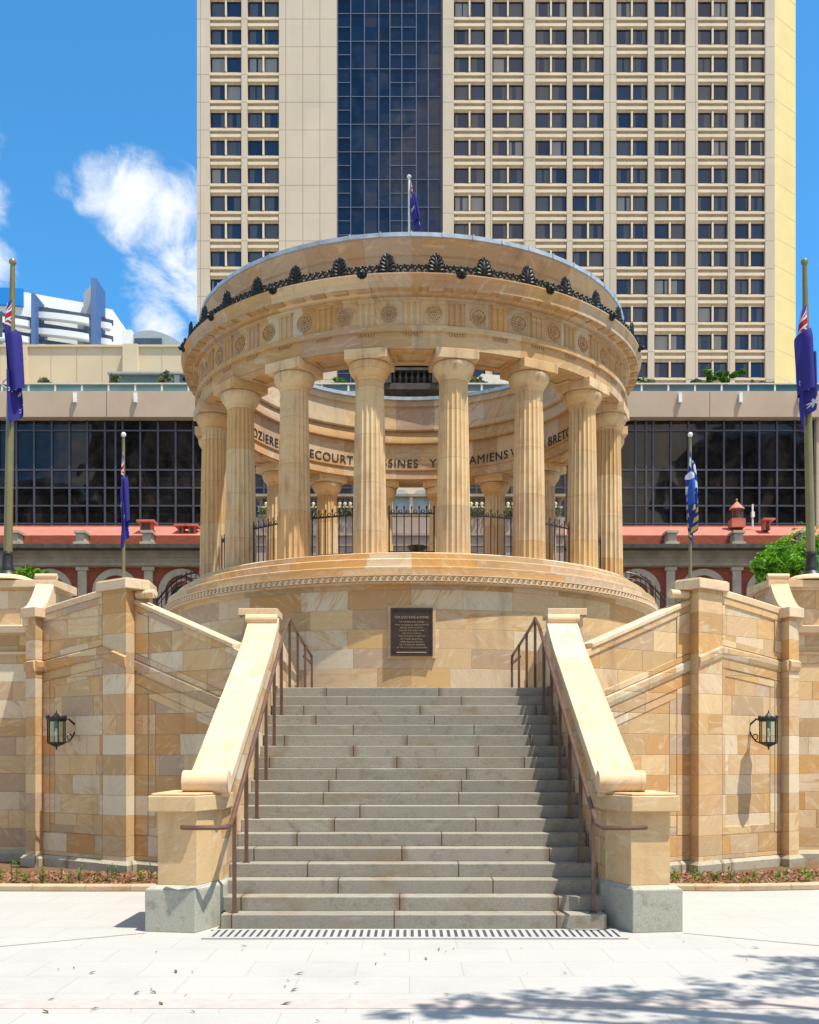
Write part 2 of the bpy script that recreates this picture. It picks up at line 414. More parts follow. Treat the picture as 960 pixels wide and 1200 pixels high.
# ------------------------------------------------------------------ mesh builder
class MB:
    def __init__(s, side=1, x0=XC):
        s.bm = bmesh.new(); s.uv = s.bm.loops.layers.uv.new('UVMap'); s.side = side; s.x0 = x0; s.mats = []
    def mi(s, m):
        if m not in s.mats: s.mats.append(m)
        return s.mats.index(m)
    def v(s, x, y, z): return s.bm.verts.new((s.x0+s.side*x, y, z))
    def f(s, vs, uvs=None, mat=None):
        try: fc = s.bm.faces.new(vs)
        except ValueError: return None
        if uvs:
            for l, q in zip(fc.loops, uvs): l[s.uv].uv = q
        else: s.autouv(fc)
        if mat is not None: fc.material_index = s.mi(mat)
        return fc
    def autouv(s, fc):
        fc.normal_update(); n = fc.normal
        for l in fc.loops:
            c = l.vert.co
            if abs(n.z) > .8: l[s.uv].uv = (c.x, c.y)
            elif abs(n.x) > abs(n.y): l[s.uv].uv = (c.y+3.3, c.z)
            else: l[s.uv].uv = (c.x, c.z)
    def box(s, x0, x1, y0, y1, z0, z1, mat=None):
        V = [s.v(x, y, z) for z in (z0, z1) for y in (y0, y1) for x in (x0, x1)]
        for q in ((0, 2, 3, 1), (4, 5, 7, 6), (0, 1, 5, 4), (2, 6, 7, 3), (0, 4, 6, 2), (1, 3, 7, 5)):
            s.f([V[i] for i in q], None, mat)
    def prism(s, poly, z0, z1, mat=None, top=None):
        """plan polygon; z0/z1 numbers or lists; top = inset polygon for the upper face"""
        n = len(poly); tp = top or poly
        a = [s.v(x, y, z0[i] if isinstance(z0, (list, tuple)) else z0) for i, (x, y) in enumerate(poly)]
        b = [s.v(x, y, z1[i] if isinstance(z1, (list, tuple)) else z1) for i, (x, y) in enumerate(tp)]
        u = 0
        for i in range(n):
            j = (i+1) % n
            L = math.dist(poly[i], poly[j])
            s.f([a[i], a[j], b[j], b[i]], [(u, a[i].co.z), (u+L, a[j].co.z), (u+L, b[j].co.z), (u, b[i].co.z)], mat)
            u += L
        s.f(b, None, mat); s.f(a[::-1], None, mat)
    def sweep(s, path, prof, mat=None, u0=0, ends=True):
        """path: plan points; prof: closed list of (offset towards the viewer, z) or callable(t)->list"""
        P = [Vector(p) for p in path]; n = len(P)
        L = [0]
        for i in range(1, n): L.append(L[-1]+(P[i]-P[i-1]).length)
        rings = []
        for i in range(n):
            if i == 0: d = (P[1]-P[0]).normalized(); k = 1
            elif i == n-1: d = (P[-1]-P[-2]).normalized(); k = 1
            else:
                d1 = (P[i]-P[i-1]).normalized(); d2 = (P[i+1]-P[i]).normalized(); d = (d1+d2).normalized(); k = 1/max(.3, d.dot(d1))
            nn = Vector((d.y, -d.x))*k
            pr = prof(L[i]/L[-1]) if callable(prof) else prof
            rings.append(([s.v(P[i].x+nn.x*o, P[i].y+nn.y*o, z) for o, z in pr], pr))
        m = len(rings[0][0])
        for i in range(n-1):
            A, pa = rings[i]; B, pb = rings[i+1]
            for j in range(m):
                k = (j+1) % m
                if abs(pa[k][1]-pa[j][1]) < .5*abs(pa[k][0]-pa[j][0]):
                    uv = [(u0+L[i], pa[j][0]+pa[j][1]), (u0+L[i+1], pb[j][0]+pb[j][1]), (u0+L[i+1], pb[k][0]+pb[j][1]), (u0+L[i], pa[k][0]+pa[j][1])]
                else:
                    uv = [(u0+L[i], pa[j][1]), (u0+L[i+1], pb[j][1]), (u0+L[i+1], pb[k][1]), (u0+L[i], pa[k][1])]
                s.f([A[j], B[j], B[k], A[k]], uv, mat)
        if ends:
            s.f(rings[0][0][::-1], None, mat); s.f(rings[-1][0], None, mat)
    def lathe(s, prof, cx=0, cy=0, n=96, closed=True, mat=None, uvr=None, caps=False, a0=0, a1=2*pi):
        full = abs(a1-a0-2*pi) < 1e-6
        m = len(prof); rings = []
        cnt = n if full else n+1
        for i in range(cnt):
            a = a0+(a1-a0)*i/n
            rings.append([s.v(cx+r*sin(a), cy-r*cos(a), z) for r, z in prof])
        ur = uvr or max(r for r, z in prof)
        for i in range(n):
            A = rings[i]; B = rings[(i+1) % cnt]
            ua = (a0+(a1-a0)*i/n)*ur; ub = (a0+(a1-a0)*(i+1)/n)*ur
            for j in range(m if closed else m-1):
                k = (j+1) % m
                s.f([A[j], B[j], B[k], A[k]], [(ua, prof[j][1]), (ub, prof[j][1]), (ub, prof[k][1]), (ua, prof[k][1])], mat)
        if not full and closed: s.f(rings[0][::-1]); s.f(rings[-1])
        if caps:
            s.f([r[0] for r in rings][::-1], None, mat); s.f([r[-1] for r in rings], None, mat)
    def tube(s, pts, r, n=8, mat=None, square=False, ry=None):
        P = [Vector(p) for p in pts]; rings = []
        rs = r if isinstance(r, (list, tuple)) else [r]*len(P)
        for i, p in enumerate(P):
            if i == 0: d = P[1]-P[0]
            elif i == len(P)-1: d = P[-1]-P[-2]
            else: d = (P[i+1]-P[i]).normalized()+(P[i]-P[i-1]).normalized()
            d.normalize()
            up = Vector((0, 0, 1)) if abs(d.z) < .95 else Vector((0, 1, 0))
            a = d.cross(up).normalized(); b = a.cross(d).normalized()
            ring = []
            nn = 4 if square else n
            for k in range(nn):
                an = 2*pi*(k+(.5 if square else 0))/nn
                q = p+(a*cos(an)+b*sin(an)*(ry or 1))*rs[i]*(1.414 if square else 1)
                ring.append(s.v(*q))
            rings.append(ring)
        nn = len(rings[0])
        for i in range(len(rings)-1):
            for k in range(nn):
                j = (k+1) % nn
                s.f([rings[i][k], rings[i][j], rings[i+1][j], rings[i+1][k]], None, mat)
        s.f(rings[0][::-1], None, mat); s.f(rings[-1], None, mat)
    def cylx(s, x0, x1, y, z, r, n=20, mat=None):
        s.tube([(x0, y, z), (x1, y, z)], r, n, mat)
    def ball(s, x, y, z, rx, ry=None, rz=None, n=8, mat=None, mtx=None):
        ry = ry or rx; rz = rz or rx; rings = []
        for i in range(1, n//2+1-1+1):
            pass
        h = max(3, n//2)
        top = Vector((0, 0, rz)); bot = Vector((0, 0, -rz))
        def T(p):
            p = mtx @ p if mtx else p
            return s.v(x+p.x, y+p.y, z+p.z)
        vt = T(top); vb = T(bot)
        for i in range(1, h):
            ph = pi*i/h
            rings.append([T(Vector((rx*sin(ph)*cos(2*pi*k/n), ry*sin(ph)*sin(2*pi*k/n), rz*cos(ph)))) for k in range(n)])
        for k in range(n):
            j = (k+1) % n
            s.f([vt, rings[0][k], rings[0][j]], None, mat); s.f([vb, rings[-1][j], rings[-1][k]], None, mat)
            for i in range(len(rings)-1): s.f([rings[i][k], rings[i+1][k], rings[i+1][j], rings[i][j]], None, mat)
    def torus(s, c, e1, e2, R, r, n=10, m=5, mat=None):
        c = Vector(c); e1 = Vector(e1).normalized(); e2 = Vector(e2).normalized(); e3 = e1.cross(e2)
        rings = []
        for i in range(n):
            a = 2*pi*i/n; d = e1*cos(a)+e2*sin(a)
            rings.append([s.v(*(c+d*(R+r*cos(2*pi*k/m))+e3*r*sin(2*pi*k/m))) for k in range(m)])
        for i in range(n):
            for k in range(m):
                s.f([rings[i][k], rings[(i+1) % n][k], rings[(i+1) % n][(k+1) % m], rings[i][(k+1) % m]], None, mat)
    def build(s, name, mat=None, parent=None, smooth=False, bevel=0, recalc=True, origin=None, angle=35, label=None):
        if recalc: bmesh.ops.recalc_face_normals(s.bm, faces=s.bm.faces)
        me = bpy.data.meshes.new(name)
        o = bpy.data.objects.new(name, me)
        if origin is not None: bmesh.ops.translate(s.bm, verts=s.bm.verts, vec=-Vector(origin))
        s.bm.to_mesh(me); s.bm.free()
        if s.mats:
            for m in s.mats: me.materials.append(M[m])
        else: me.materials.append(M[mat])
        if smooth:
            me.polygons.foreach_set('use_smooth', [True]*len(me.polygons))
            try: me.set_sharp_from_angle(angle=radians(angle))
            except Exception: pass
        if bevel:
            b = o.modifiers.new('bevel', 'BEVEL'); b.width = bevel; b.segments = 2; b.limit_method = 'ANGLE'; b.angle_limit = radians(40)
        COL.objects.link(o)
        if origin is not None: o.location = origin
        if parent is not None:
            o.parent = parent
            o.matrix_parent_inverse = Matrix.Translation(-Vector(parent['_w'])) if '_w' in parent else parent.matrix_world.inverted()
        if label: o['label'] = label
        return o
def tag(o, label, cat, group=None, kind=None):
    o['label'] = label
    if cat: o['category'] = cat
    if group: o['group'] = group
    if kind: o['kind'] = kind
    return o
def thing(name, label, cat, loc, group=None):
    e = bpy.data.objects.new(name, None); COL.objects.link(e); e.empty_display_size = .2
    e.location = loc; e['_w'] = tuple(loc)
    tag(e, label, cat, group); return e
def struct(o): o['kind'] = 'structure'; return o
def copy_tree(o, parent=None):
    c = o.copy(); COL.objects.link(c)
    if parent is not None: c.parent = parent; c.matrix_parent_inverse = o.matrix_parent_inverse.copy()
    for ch in list(o.children): copy_tree(ch, c)
    return c

# ------------------------------------------------------------------ camera, light, world
cam = bpy.data.cameras.new('camera'); co = bpy.data.objects.new('camera', cam); COL.objects.link(co)
co.location = (0, 0, CZ); co.rotation_euler = (pi/2, 0, 0)
cam.sensor_fit = 'VERTICAL'; cam.sensor_height = 36; cam.sensor_width = 28.8; cam.lens = 36*F/1200
cam.shift_y = (HY-600)/1200; cam.clip_end = 5000; cam.clip_start = .1
scene.camera = co
S = Vector((.32, -.215, 1)).normalized()
sl = bpy.data.lights.new('sun', 'SUN'); so = bpy.data.objects.new('sun', sl); COL.objects.link(so)
sl.energy = 4.9; sl.angle = radians(.53); sl.color = (1, .94, .83)
so.rotation_euler = (-S).to_track_quat('-Z', 'Y').to_euler(); so.location = (10, -5, 40)
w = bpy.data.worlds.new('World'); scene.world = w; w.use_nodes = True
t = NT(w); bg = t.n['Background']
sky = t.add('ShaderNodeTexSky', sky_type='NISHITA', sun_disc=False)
sky.sun_elevation = math.asin(S.z); sky.sun_rotation = atan2(S.x, S.y); sky.air_density = 1.0; sky.dust_density = .6; sky.ozone_density = 2.0
tc = t.add('ShaderNodeTexCoord').outputs['Generated']
dirn = t.vm('NORMALIZE', tc)
def pdir(px, py):
    return Vector(((px-480)/F, 1, (HY-py)/F)).normalized()
blobs = [(165, 235, 52, 1.0), (120, 222, 34, .75), (212, 250, 50, 1.05), (222, 300, 34, .95), (75, 218, 16, .5), (185, 388, 34, 1.05), (-15, 238, 34, 1.1), (-15, 305, 34, 1.15),
         (172, 335, 34, .55), (260, 330, 60, .9), (-120, 200, 110, .95), (1080, 260, 90, .9), (1250, 420, 120, .9), (-300, 420, 160, .9)]
acc = None
for (bx, by, br, st) in blobs:
    d = t.vm('DOT_PRODUCT', dirn, tuple(pdir(bx, by)), out=1)
    c0 = cos(br*1.22/1350.0)
    mr = t.add('ShaderNodeMapRange'); t.set(mr.inputs[0], d); mr.inputs[1].default_value = c0; mr.inputs[2].default_value = 1; mr.inputs[4].default_value = st
    acc = mr.outputs[0] if acc is None else t.m('MAXIMUM', acc, mr.outputs[0])
nz = t.noise(t.vm('MULTIPLY', dirn, (1, 1, 1.3)), 13, 12, .64, .6)
nz2 = t.noise(dirn, 60, 8, .65)
dens = t.m('ADD', t.m('MULTIPLY', acc, .52), t.m('ADD', t.m('MULTIPLY', nz, 1.75), t.m('MULTIPLY', nz2, .34)))
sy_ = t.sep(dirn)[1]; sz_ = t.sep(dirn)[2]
behind = t.m('MULTIPLY', t.smooth(t.m('MULTIPLY', sy_, -1), -.1, .5), 1)  # unseen cloud cover behind the viewer and overhead, added as neutral fill light
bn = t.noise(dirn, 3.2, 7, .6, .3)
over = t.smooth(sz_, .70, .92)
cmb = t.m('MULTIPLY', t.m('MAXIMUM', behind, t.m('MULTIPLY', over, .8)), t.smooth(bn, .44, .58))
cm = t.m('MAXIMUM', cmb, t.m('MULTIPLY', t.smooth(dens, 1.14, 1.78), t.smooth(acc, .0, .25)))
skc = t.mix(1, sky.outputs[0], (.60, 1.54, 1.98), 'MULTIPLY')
ccl = t.mix(t.smooth(cmb, 0, .2), (9.0, 9.2, 9.4), (11.6, 9.9, 8.0))  # added fill clouds get a warmer, brighter tint than the visible ones
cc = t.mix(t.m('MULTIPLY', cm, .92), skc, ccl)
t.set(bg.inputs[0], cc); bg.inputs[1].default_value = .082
scene.view_settings.view_transform = 'Standard'; scene.view_settings.look = 'None'
scene.view_settings.exposure = .56; scene.view_settings.gamma = 1

# ------------------------------------------------------------------ ground
b = MB(); b.x0 = 0
b.box(-1500, 1500, -1500, 1800, -.5, 0)
g = b.build('plaza_paving', 'pave'); struct(g)
b = MB(); b.box(-40, 40, 7.32, 7.60, 0, .004); struct(b.build('paving_band', 'pinkband'))
b = MB()
for s_ in (-1, 1):
    for (x0, y0, x1, y1) in ((2.75, 10.45, 6.5, 8.1),):
        d = Vector((x1-x0, y1-y0)).normalized()*0; 
        b.f([b.v(s_*x0, y0-.012, .004), b.v(s_*x1, y1-.012, .004), b.v(s_*x1, y1+.012, .004), b.v(s_*x0, y0+.012, .004)])
struct(b.build('paving_joint', 'darkjoint'))
# raised terrace and street behind the memorial
b = MB(); b.x0 = 0
for s_ in (-1, 1):
    xs = sorted((s_*5.6, s_*60))
    b.box(xs[0], xs[1], 17.9, 33, 0, 4.1)
    xs = sorted((s_*4.4, s_*5.6)); b.box(xs[0], xs[1], 16.6, 33, 0, 4.08)
struct(b.build('upper_terrace', 'pave'))
b = MB(); b.x0 = 0; b.box(-200, 200, 33.0, 56, 0, 5.85); struct(b.build('street', 'asphalt'))
b = MB(); b.x0 = 0; b.box(-200, 200, 56, 59.9, 0, 6.0); b.box(-60, 60, 32.6, 32.98, 0, 6.0); struct(b.build('pavement', 'pave'))

# drain grate
dr = thing('drain_grate', 'long slotted drain grate set in paving at foot of steps', 'drain', (XC, 10.4, 0))
b = MB(); b.box(-2.06, 2.08, 10.16, 10.6, .004, .008); b.build('channel', 'mullion', dr)
b = MB(); b.box(-2.1, 2.12, 10.10, 10.17, .004, .014); b.box(-2.1, 2.12, 10.585, 10.64, .004, .014)
x = -2.06
while x < 2.07:
    b.box(x, x+.042, 10.17, 10.585, .006, .014); x += .0735
b.build('bars', 'white' if False else 'pave', dr)

# ------------------------------------------------------------------ granite stairs
st = thing('granite_staircase', 'broad grey granite staircase of nineteen steps rising between balustrades', 'staircase', (XC, 10.71, 0))
TR = .2657
for i in range(1, 20):
    y0 = 10.71+(i-1)*TR
    b = MB(); hw = 2.02 if i == 1 else 2.068
    y1 = y0+TR*2 if i < 19 else y0+.5
    b.box(-hw, hw, y0, y1 if i < 19 else y0+.45, .15*(i-1)-(.0 if i == 1 else .002), .15*i)
    b.build('step', 'granite', st, bevel=.009)
b = MB(); b.box(-2.0, 2.0, 11.3, 15.8, 0, .1)
for i in range(2, 19): b.box(-2.0, 2.0, 10.9+(i)*TR, 15.9, .15*(i-1), .15*i-.06)
b.build('core', 'granite', st)
b = MB(); b.box(-2.35, 2.35, 15.9, 21.2, 2.5, 2.846); b.build('landing', 'granite', st)
for s_ in (-1, 1):
    fl = thing('side_stair_flight', 'short stone flight climbing %s from the landing behind parapet' % ('left' if s_ < 0 else 'right'), 'stairs', (XC+s_*2.5, 18, 2.8))
    b = MB(s_)
    for k in range(9): b.box(2.36+k*.23, 4.6, 16.2, 20.2, 0 if k == 0 else 2.8+k*.14-.001, 2.85+(k+1)*.14)
    b.build('steps', 'granite', fl)

# ------------------------------------------------------------------ balustrades, handrails
def balustrade(s_):
    side = 'left' if s_ < 0 else 'right'
    t_ = thing('stone_balustrade', 'sloping sandstone balustrade with scrolled coping on %s side of the steps' % side, 'balustrade', (XC+s_*2.3, 10.5, 0), 'balustrades flanking the steps')
    # granite base
    P0 = [(2.77, 10.545), (2.235, 10.455), (2.02, 11.05), (2.07, 11.6), (2.77, 11.6)]
    P1 = [(2.69, 10.60), (2.235, 10.53), (2.075, 11.05), (2.09, 11.5), (2.69, 11.5)]
    b = MB(s_); b.prism(P0, 0, .435); b.prism(P0, .435, .475, top=P1)
    b.build('pier_base', 'granite_pier', t_, bevel=.008)
    PB = [(2.655, 10.615), (2.235, 10.545), (2.08, 11.05), (2.09, 11.5), (2.655, 11.5)]
    b = MB(s_); b.prism(PB, .475, 1.235); b.build('pier', 'pier', t_, bevel=.006)
    PC = [(2.74, 10.54), (2.225, 10.455), (2.03, 11.05), (2.04, 11.6), (2.74, 11.6)]
    PCt = [(2.71, 10.56), (2.23, 10.48), (2.05, 11.05), (2.06, 11.6), (2.71, 11.6)]
    b = MB(s_); b.prism(PC, 1.235, 1.40); b.prism(PCt, 1.40, 1.425); b.build('pier_cap', 'pier', t_, bevel=.012)
    # wall under the coping
    def ext(bb, poly, x0, x1, mat=None):
        A = [bb.v(x0, y, z) for y, z in poly]; B = [bb.v(x1, y, z) for y, z in poly]
        bb.f(A); bb.f(B[::-1])
        u = 0
        for i in range(len(poly)):
            j = (i+1) % len(poly); L = math.dist(poly[i], poly[j])
            bb.f([A[i], A[j], B[j], B[i]], [(u, x0), (u+L, x0), (u+L, x1), (u, x1)]); u += L
    b = MB(s_); ext(b, [(11.05, .02), (15.62, .02), (15.62, 3.80), (15.05, 3.58), (11.05, 1.43)], 2.07, 2.39)
    b.build('wall', 'wall', t_)
    # coping: follows the slope, sweeps up at the top
    pts = [(10.93, 1.50)]
    for k in range(13):
        q = k/12; y = 11.0+q*4.02; z = 1.545+q*2.12
        if q > .8: z += (q-.8)**2*2.0
        pts.append((y, z))
    pts.append((15.16, 3.86))
    th = .13
    low = [(y+.05, z-th) for y, z in pts][::-1]
    b = MB(s_); ext(b, pts+low, 1.975, 2.43)
    b.build('coping', 'coping', t_, bevel=.012)
    b = MB(s_); ext(b, [(y+.02, z-th) for y, z in pts[1:-1]]+[(y+.05, z-th-.09) for y, z in pts[1:-1]][::-1], 2.03, 2.405)
    b.build('coping_moulding', 'coping', t_, bevel=.01)
    b = MB(s_); b.cylx(1.965, 2.455, 10.93, 1.535, .122, 28); b.build('scroll', 'coping', t_, smooth=True)
    b = MB(s_); b.cylx(1.99, 2.455, 15.10, 3.825, .078, 22); b.build('scroll', 'coping', t_, smooth=True)
    b = MB(s_); b.box(2.04, 2.52, 15.12, 15.62, 2.86, 3.885); b.box(1.99, 2.57, 15.08, 15.68, 3.885, 3.99)
    b.build('top_block', 'coping', t_, bevel=.01)
    b = MB(s_); ext(b, [(15.62, 2.84), (19.2, 2.84), (19.2, 3.22), (15.62, 3.86)], 2.10, 2.36); b.build('landing_wall', 'wall', t_, bevel=.01)
    return t_
balustrade(-1); balustrade(1)

def handrail(s_):
    side = 'left' if s_ < 0 else 'right'
    t_ = thing('handrail', 'brown metal handrail with square posts along %s edge of the steps' % side, 'handrail', (XC+s_*1.9, 10.7, 0), 'metal handrails on the steps')
    X = 1.90; SL = .15/TR
    y1 = 10.85; ysl = 10.85+18*TR*1.0
    top = lambda y: 1.21+(y-10.85)*SL
    pts = [(2.36, 10.40, 1.085), (2.22, 10.33, 1.085), (2.0, 10.35, 1.085), (1.915, 10.42, 1.085), (X, 10.60, 1.10)]
    yk = 15.86
    for k in range(12):
        y = 10.78+(yk-10.78)*k/11; pts.append((X, y, min(top(y), 3.95)))
    pts += [(X+.01, 16.1, 3.92), (X+.01, 17.0, 3.86), (X+.015, 18.2, 3.80), (X+.02, 19.45, 3.74), (X+.02, 19.55, 3.62), (X+.02, 19.35, 3.585), (X+.02, 18.2, 3.585)]
    b = MB(s_); b.tube(pts, .026, 8); b.build('rail', 'rail', t_, smooth=True)
    ys = [(10.85+3*k*TR, .15*(1+3*k)) for k in range(6)]
    for y, zb in ys:
        b = MB(s_); b.box(X-.02, X+.02, y-.02, y+.02, zb, min(top(y), 3.93)-.01); b.box(X-.04, X+.04, y-.04, y+.04, zb, zb+.012)
        b.build('post', 'rail', t_)
    for y, zt in ((15.86, 3.93), (17.0, 3.86), (18.2, 3.80), (19.45, 3.74)):
        b = MB(s_); b.box(X-.02, X+.02, y-.02, y+.02, 2.846, zt-.01); b.build('post', 'rail', t_)
    return t_
handrail(-1); handrail(1)

# ------------------------------------------------------------------ wing walls
def quad_pts(p0, p1, p2, n=14):
    return [((1-q)**2*p0[0]+2*q*(1-q)*p1[0]+q*q*p2[0], (1-q)**2*p0[1]+2*q*(1-q)*p1[1]+q*q*p2[1]) for q in [i/n for i in range(n+1)]]
def lerp(a, b, q): return a+(b-a)*q
def wing(s_):
    side = 'left' if s_ < 0 else 'right'
    t_ = thing('wing_wall', 'curved sandstone wing wall on the %s, %s' % (side, 'in shade behind its lantern' if s_ < 0 else 'sunlit with lantern shadow running down it'), 'wall', (XC+s_*4.5, 15.5, 0), 'wing walls beside the steps')
    A = (2.38, 14.31); B = (4.2, 15.54); Cc = (4.27, 15.28); D = (4.72, 15.60); D2 = (4.72, 15.64)
    E = (5.92, 16.45); Fp = (5.98, 16.25); G = (6.20, 16.42)
    n1 = 12
    p1 = [(lerp(A[0], B[0], i/n1), lerp(A[1], B[1], i/n1)) for i in range(n1+1)]
    top1 = lambda q: lerp(3.27, 4.115, q)
    str1 = lambda q: 3.50-.42*(4.72-lerp(A[0], B[0], q))
    p3 = quad_pts(D2, (5.33, 16.02), E)
    top3 = lambda q: lerp(4.25, 4.08, q)
    str3 = lambda q: lerp(3.50, 3.345, q)
    b = MB(s_)
    b.sweep(p1, lambda q: [(0, 0), (0, top1(q)), (-.18, top1(q)), (-.18, 0)])
    b.build('inner_wall', 'wall', t_)
    b = MB(s_)
    b.sweep(p3, lambda q: [(0, 0), (0, top3(q)), (-.45, top3(q)), (-.45, 0)], u0=4)
    b.build('curved_wall', 'wall', t_, smooth=True)
    b = MB(s_)
    b.prism([B, Cc, D, (4.66, 16.15), (4.1, 15.95)], 0, 4.315)
    b.build('post', 'post', t_, bevel=.006)
    b = MB(s_)
    b.prism([E, Fp, G, (6.24, 17.05), (5.8, 17.05)], 0, 4.02)
    b.build('post', 'post', t_, bevel=.006)
    # caps
    b = MB(s_); b.prism([(3.97, 15.48), (4.265, 15.20), (4.83, 15.60), (4.72, 16.2), (4.0, 16.02)], 4.315, 4.455)
    b.prism([(3.99, 15.50), (4.265, 15.23), (4.81, 15.615), (4.70, 16.18), (4.02, 16.0)], 4.455, 4.475)
    b.build('post_cap', 'coping', t_, bevel=.01)
    b = MB(s_); b.prism([(5.84, 16.43), (5.96, 16.18), (6.27, 16.38), (6.30, 16.9), (5.86, 16.9)], 4.02, 4.18); b.build('post_cap', 'coping', t_, bevel=.01)
    # copings
    b = MB(s_); pc = [(lerp(A[0], B[0], .07+.93*i/n1), lerp(A[1], B[1], .07+.93*i/n1)) for i in range(n1+1)]
    top1c = lambda q: top1(.07+.93*q)
    b.sweep(pc, lambda q: [(.035, top1c(q)), (.035, top1c(q)+.055), (.02, top1c(q)+.075), (-.20, top1c(q)+.075), (-.20, top1c(q))])
    b.build('sloping_coping', 'coping', t_, bevel=.005)
    b = MB(s_); bx, by = B[0]-.33, B[1]-.14
    b.tube([(bx-.0, by+.0, top1(1)+.14), (bx+.30, by+.12, top1(1)+.14)], .065, 18)
    b.tube([(bx-.012, by-.005, top1(1)+.14), (bx+.312, by+.125, top1(1)+.14)], .03, 14)
    b.build('scroll', 'coping', t_, smooth=True)
    b = MB(s_)
    b.sweep(p3, lambda q: [(.03, top3(q)), (.03, top3(q)+.09), (.015, top3(q)+.11), (-.30, top3(q)+.11), (-.30, top3(q))], u0=2)
    b.build('curved_coping', 'coping', t_, bevel=.005)
    # string courses
    b = MB(s_)
    def strp(z, h=.19, o=.04): return [(.0, z-h), (o*.6, z-h+.02), (o, z-h*.55), (o, z-.025), (.0, z)]
    b.sweep(p1, lambda q: strp(str1(q)))
    b.sweep([(Cc[0]-.003, Cc[1]-.001), D], lambda q: strp(3.5-.42*(D[0]-lerp(Cc[0], D[0], q))))
    b.sweep(p3, lambda q: strp(str3(q)), u0=2)
    b.sweep([E, Fp], lambda q: strp(3.34)); b.sweep([Fp, G], lambda q: strp(3.34))
    b.build('string_course', 'wall', t_, bevel=.004)
    # raised frames that leave the panels recessed
    o = .018
    def strip(bb, path, f0, f1, za, zb, off=o, u0=0):
        n = len(path)-1; i0, i1 = f0, f1
        pth = []
        for i in range(13):
            q = lerp(i0, i1, i/12); k = min(int(q*n), n-1); fr = q*n-k
            pth.append((lerp(path[k][0], path[k+1][0], fr), lerp(path[k][1], path[k+1][1], fr)))
        bb.sweep(pth, lambda q: [(0, za(lerp(i0, i1, q))), (off, za(lerp(i0, i1, q))+.004), (off, zb(lerp(i0, i1, q))-.004), (0, zb(lerp(i0, i1, q)))], u0=u0)
    b = MB(s_)
    T = lambda q: top1(q)-.002; Sx = lambda q: str1(q)+.003; Sb = lambda q: str1(q)-.205
    strip(b, p1, 0, .999, lambda q: T(q)-.10, T)
    strip(b, p1, 0, .999, Sx, lambda q: Sx(q)+.09)
    strip(b, p1, .87, .999, lambda q: Sx(q)+.095, lambda q: T(q)-.105)
    strip(b, p1, 0, .999, lambda q: Sb(q)-.16, Sb)
    strip(b, p1, .87, .999, lambda q: .62, lambda q: Sb(q)-.165)
    strip(b, p1, 0, .999, lambda q: .24, lambda q: .615)
    strip(b, p1, 0, .866, lambda q: Sb(q)-.29, lambda q: Sb(q)-.165, .009)
    strip(b, p1, .80, .866, lambda q: .75, lambda q: Sb(q)-.295, .009)
    strip(b, p1, 0, .866, lambda q: .62, lambda q: .745, .009)
    T3 = lambda q: top3(q)-.002; S3 = lambda q: str3(q)+.003; B3 = lambda q: str3(q)-.205
    strip(b, p3, .001, .999, lambda q: T3(q)-.11, T3, u0=4)
    strip(b, p3, .001, .999, S3, lambda q: S3(q)+.1, u0=4)
    for f0, f1 in ((.001, .045), (.88, .999)):
        strip(b, p3, f0, f1, lambda q: S3(q)+.105, lambda q: T3(q)-.115, u0=4)
        strip(b, p3, f0, f1, lambda q: .60, lambda q: B3(q)-.135, u0=4)
    strip(b, p3, .001, .999, lambda q: B3(q)-.13, B3, u0=4)
    strip(b, p3, .001, .999, lambda q: .24, lambda q: .595, u0=4)
    strip(b, p3, .049, .876, lambda q: B3(q)-.25, lambda q: B3(q)-.137, .009, u0=4)
    strip(b, p3, .80, .876, lambda q: .74, lambda q: B3(q)-.255, .009, u0=4)
    strip(b, p3, .049, .876, lambda q: .60, lambda q: .735, .009, u0=4)
    b.build('panel_frame', 'wall', t_)
    # plinth
    b = MB(s_)
    pr = [(0, 0), (.075, 0), (.075, .185), (.03, .235), (0, .235)]
    b.sweep(p1+[], pr); b.sweep([(B[0]-.01, B[1]), Cc, D], pr); b.sweep(p3, pr, u0=3); b.sweep([E, Fp, G, (6.24, 17.0)], pr)
    b.build('plinth', 'plinth', t_)
    return t_
wing(-1); wing(1)

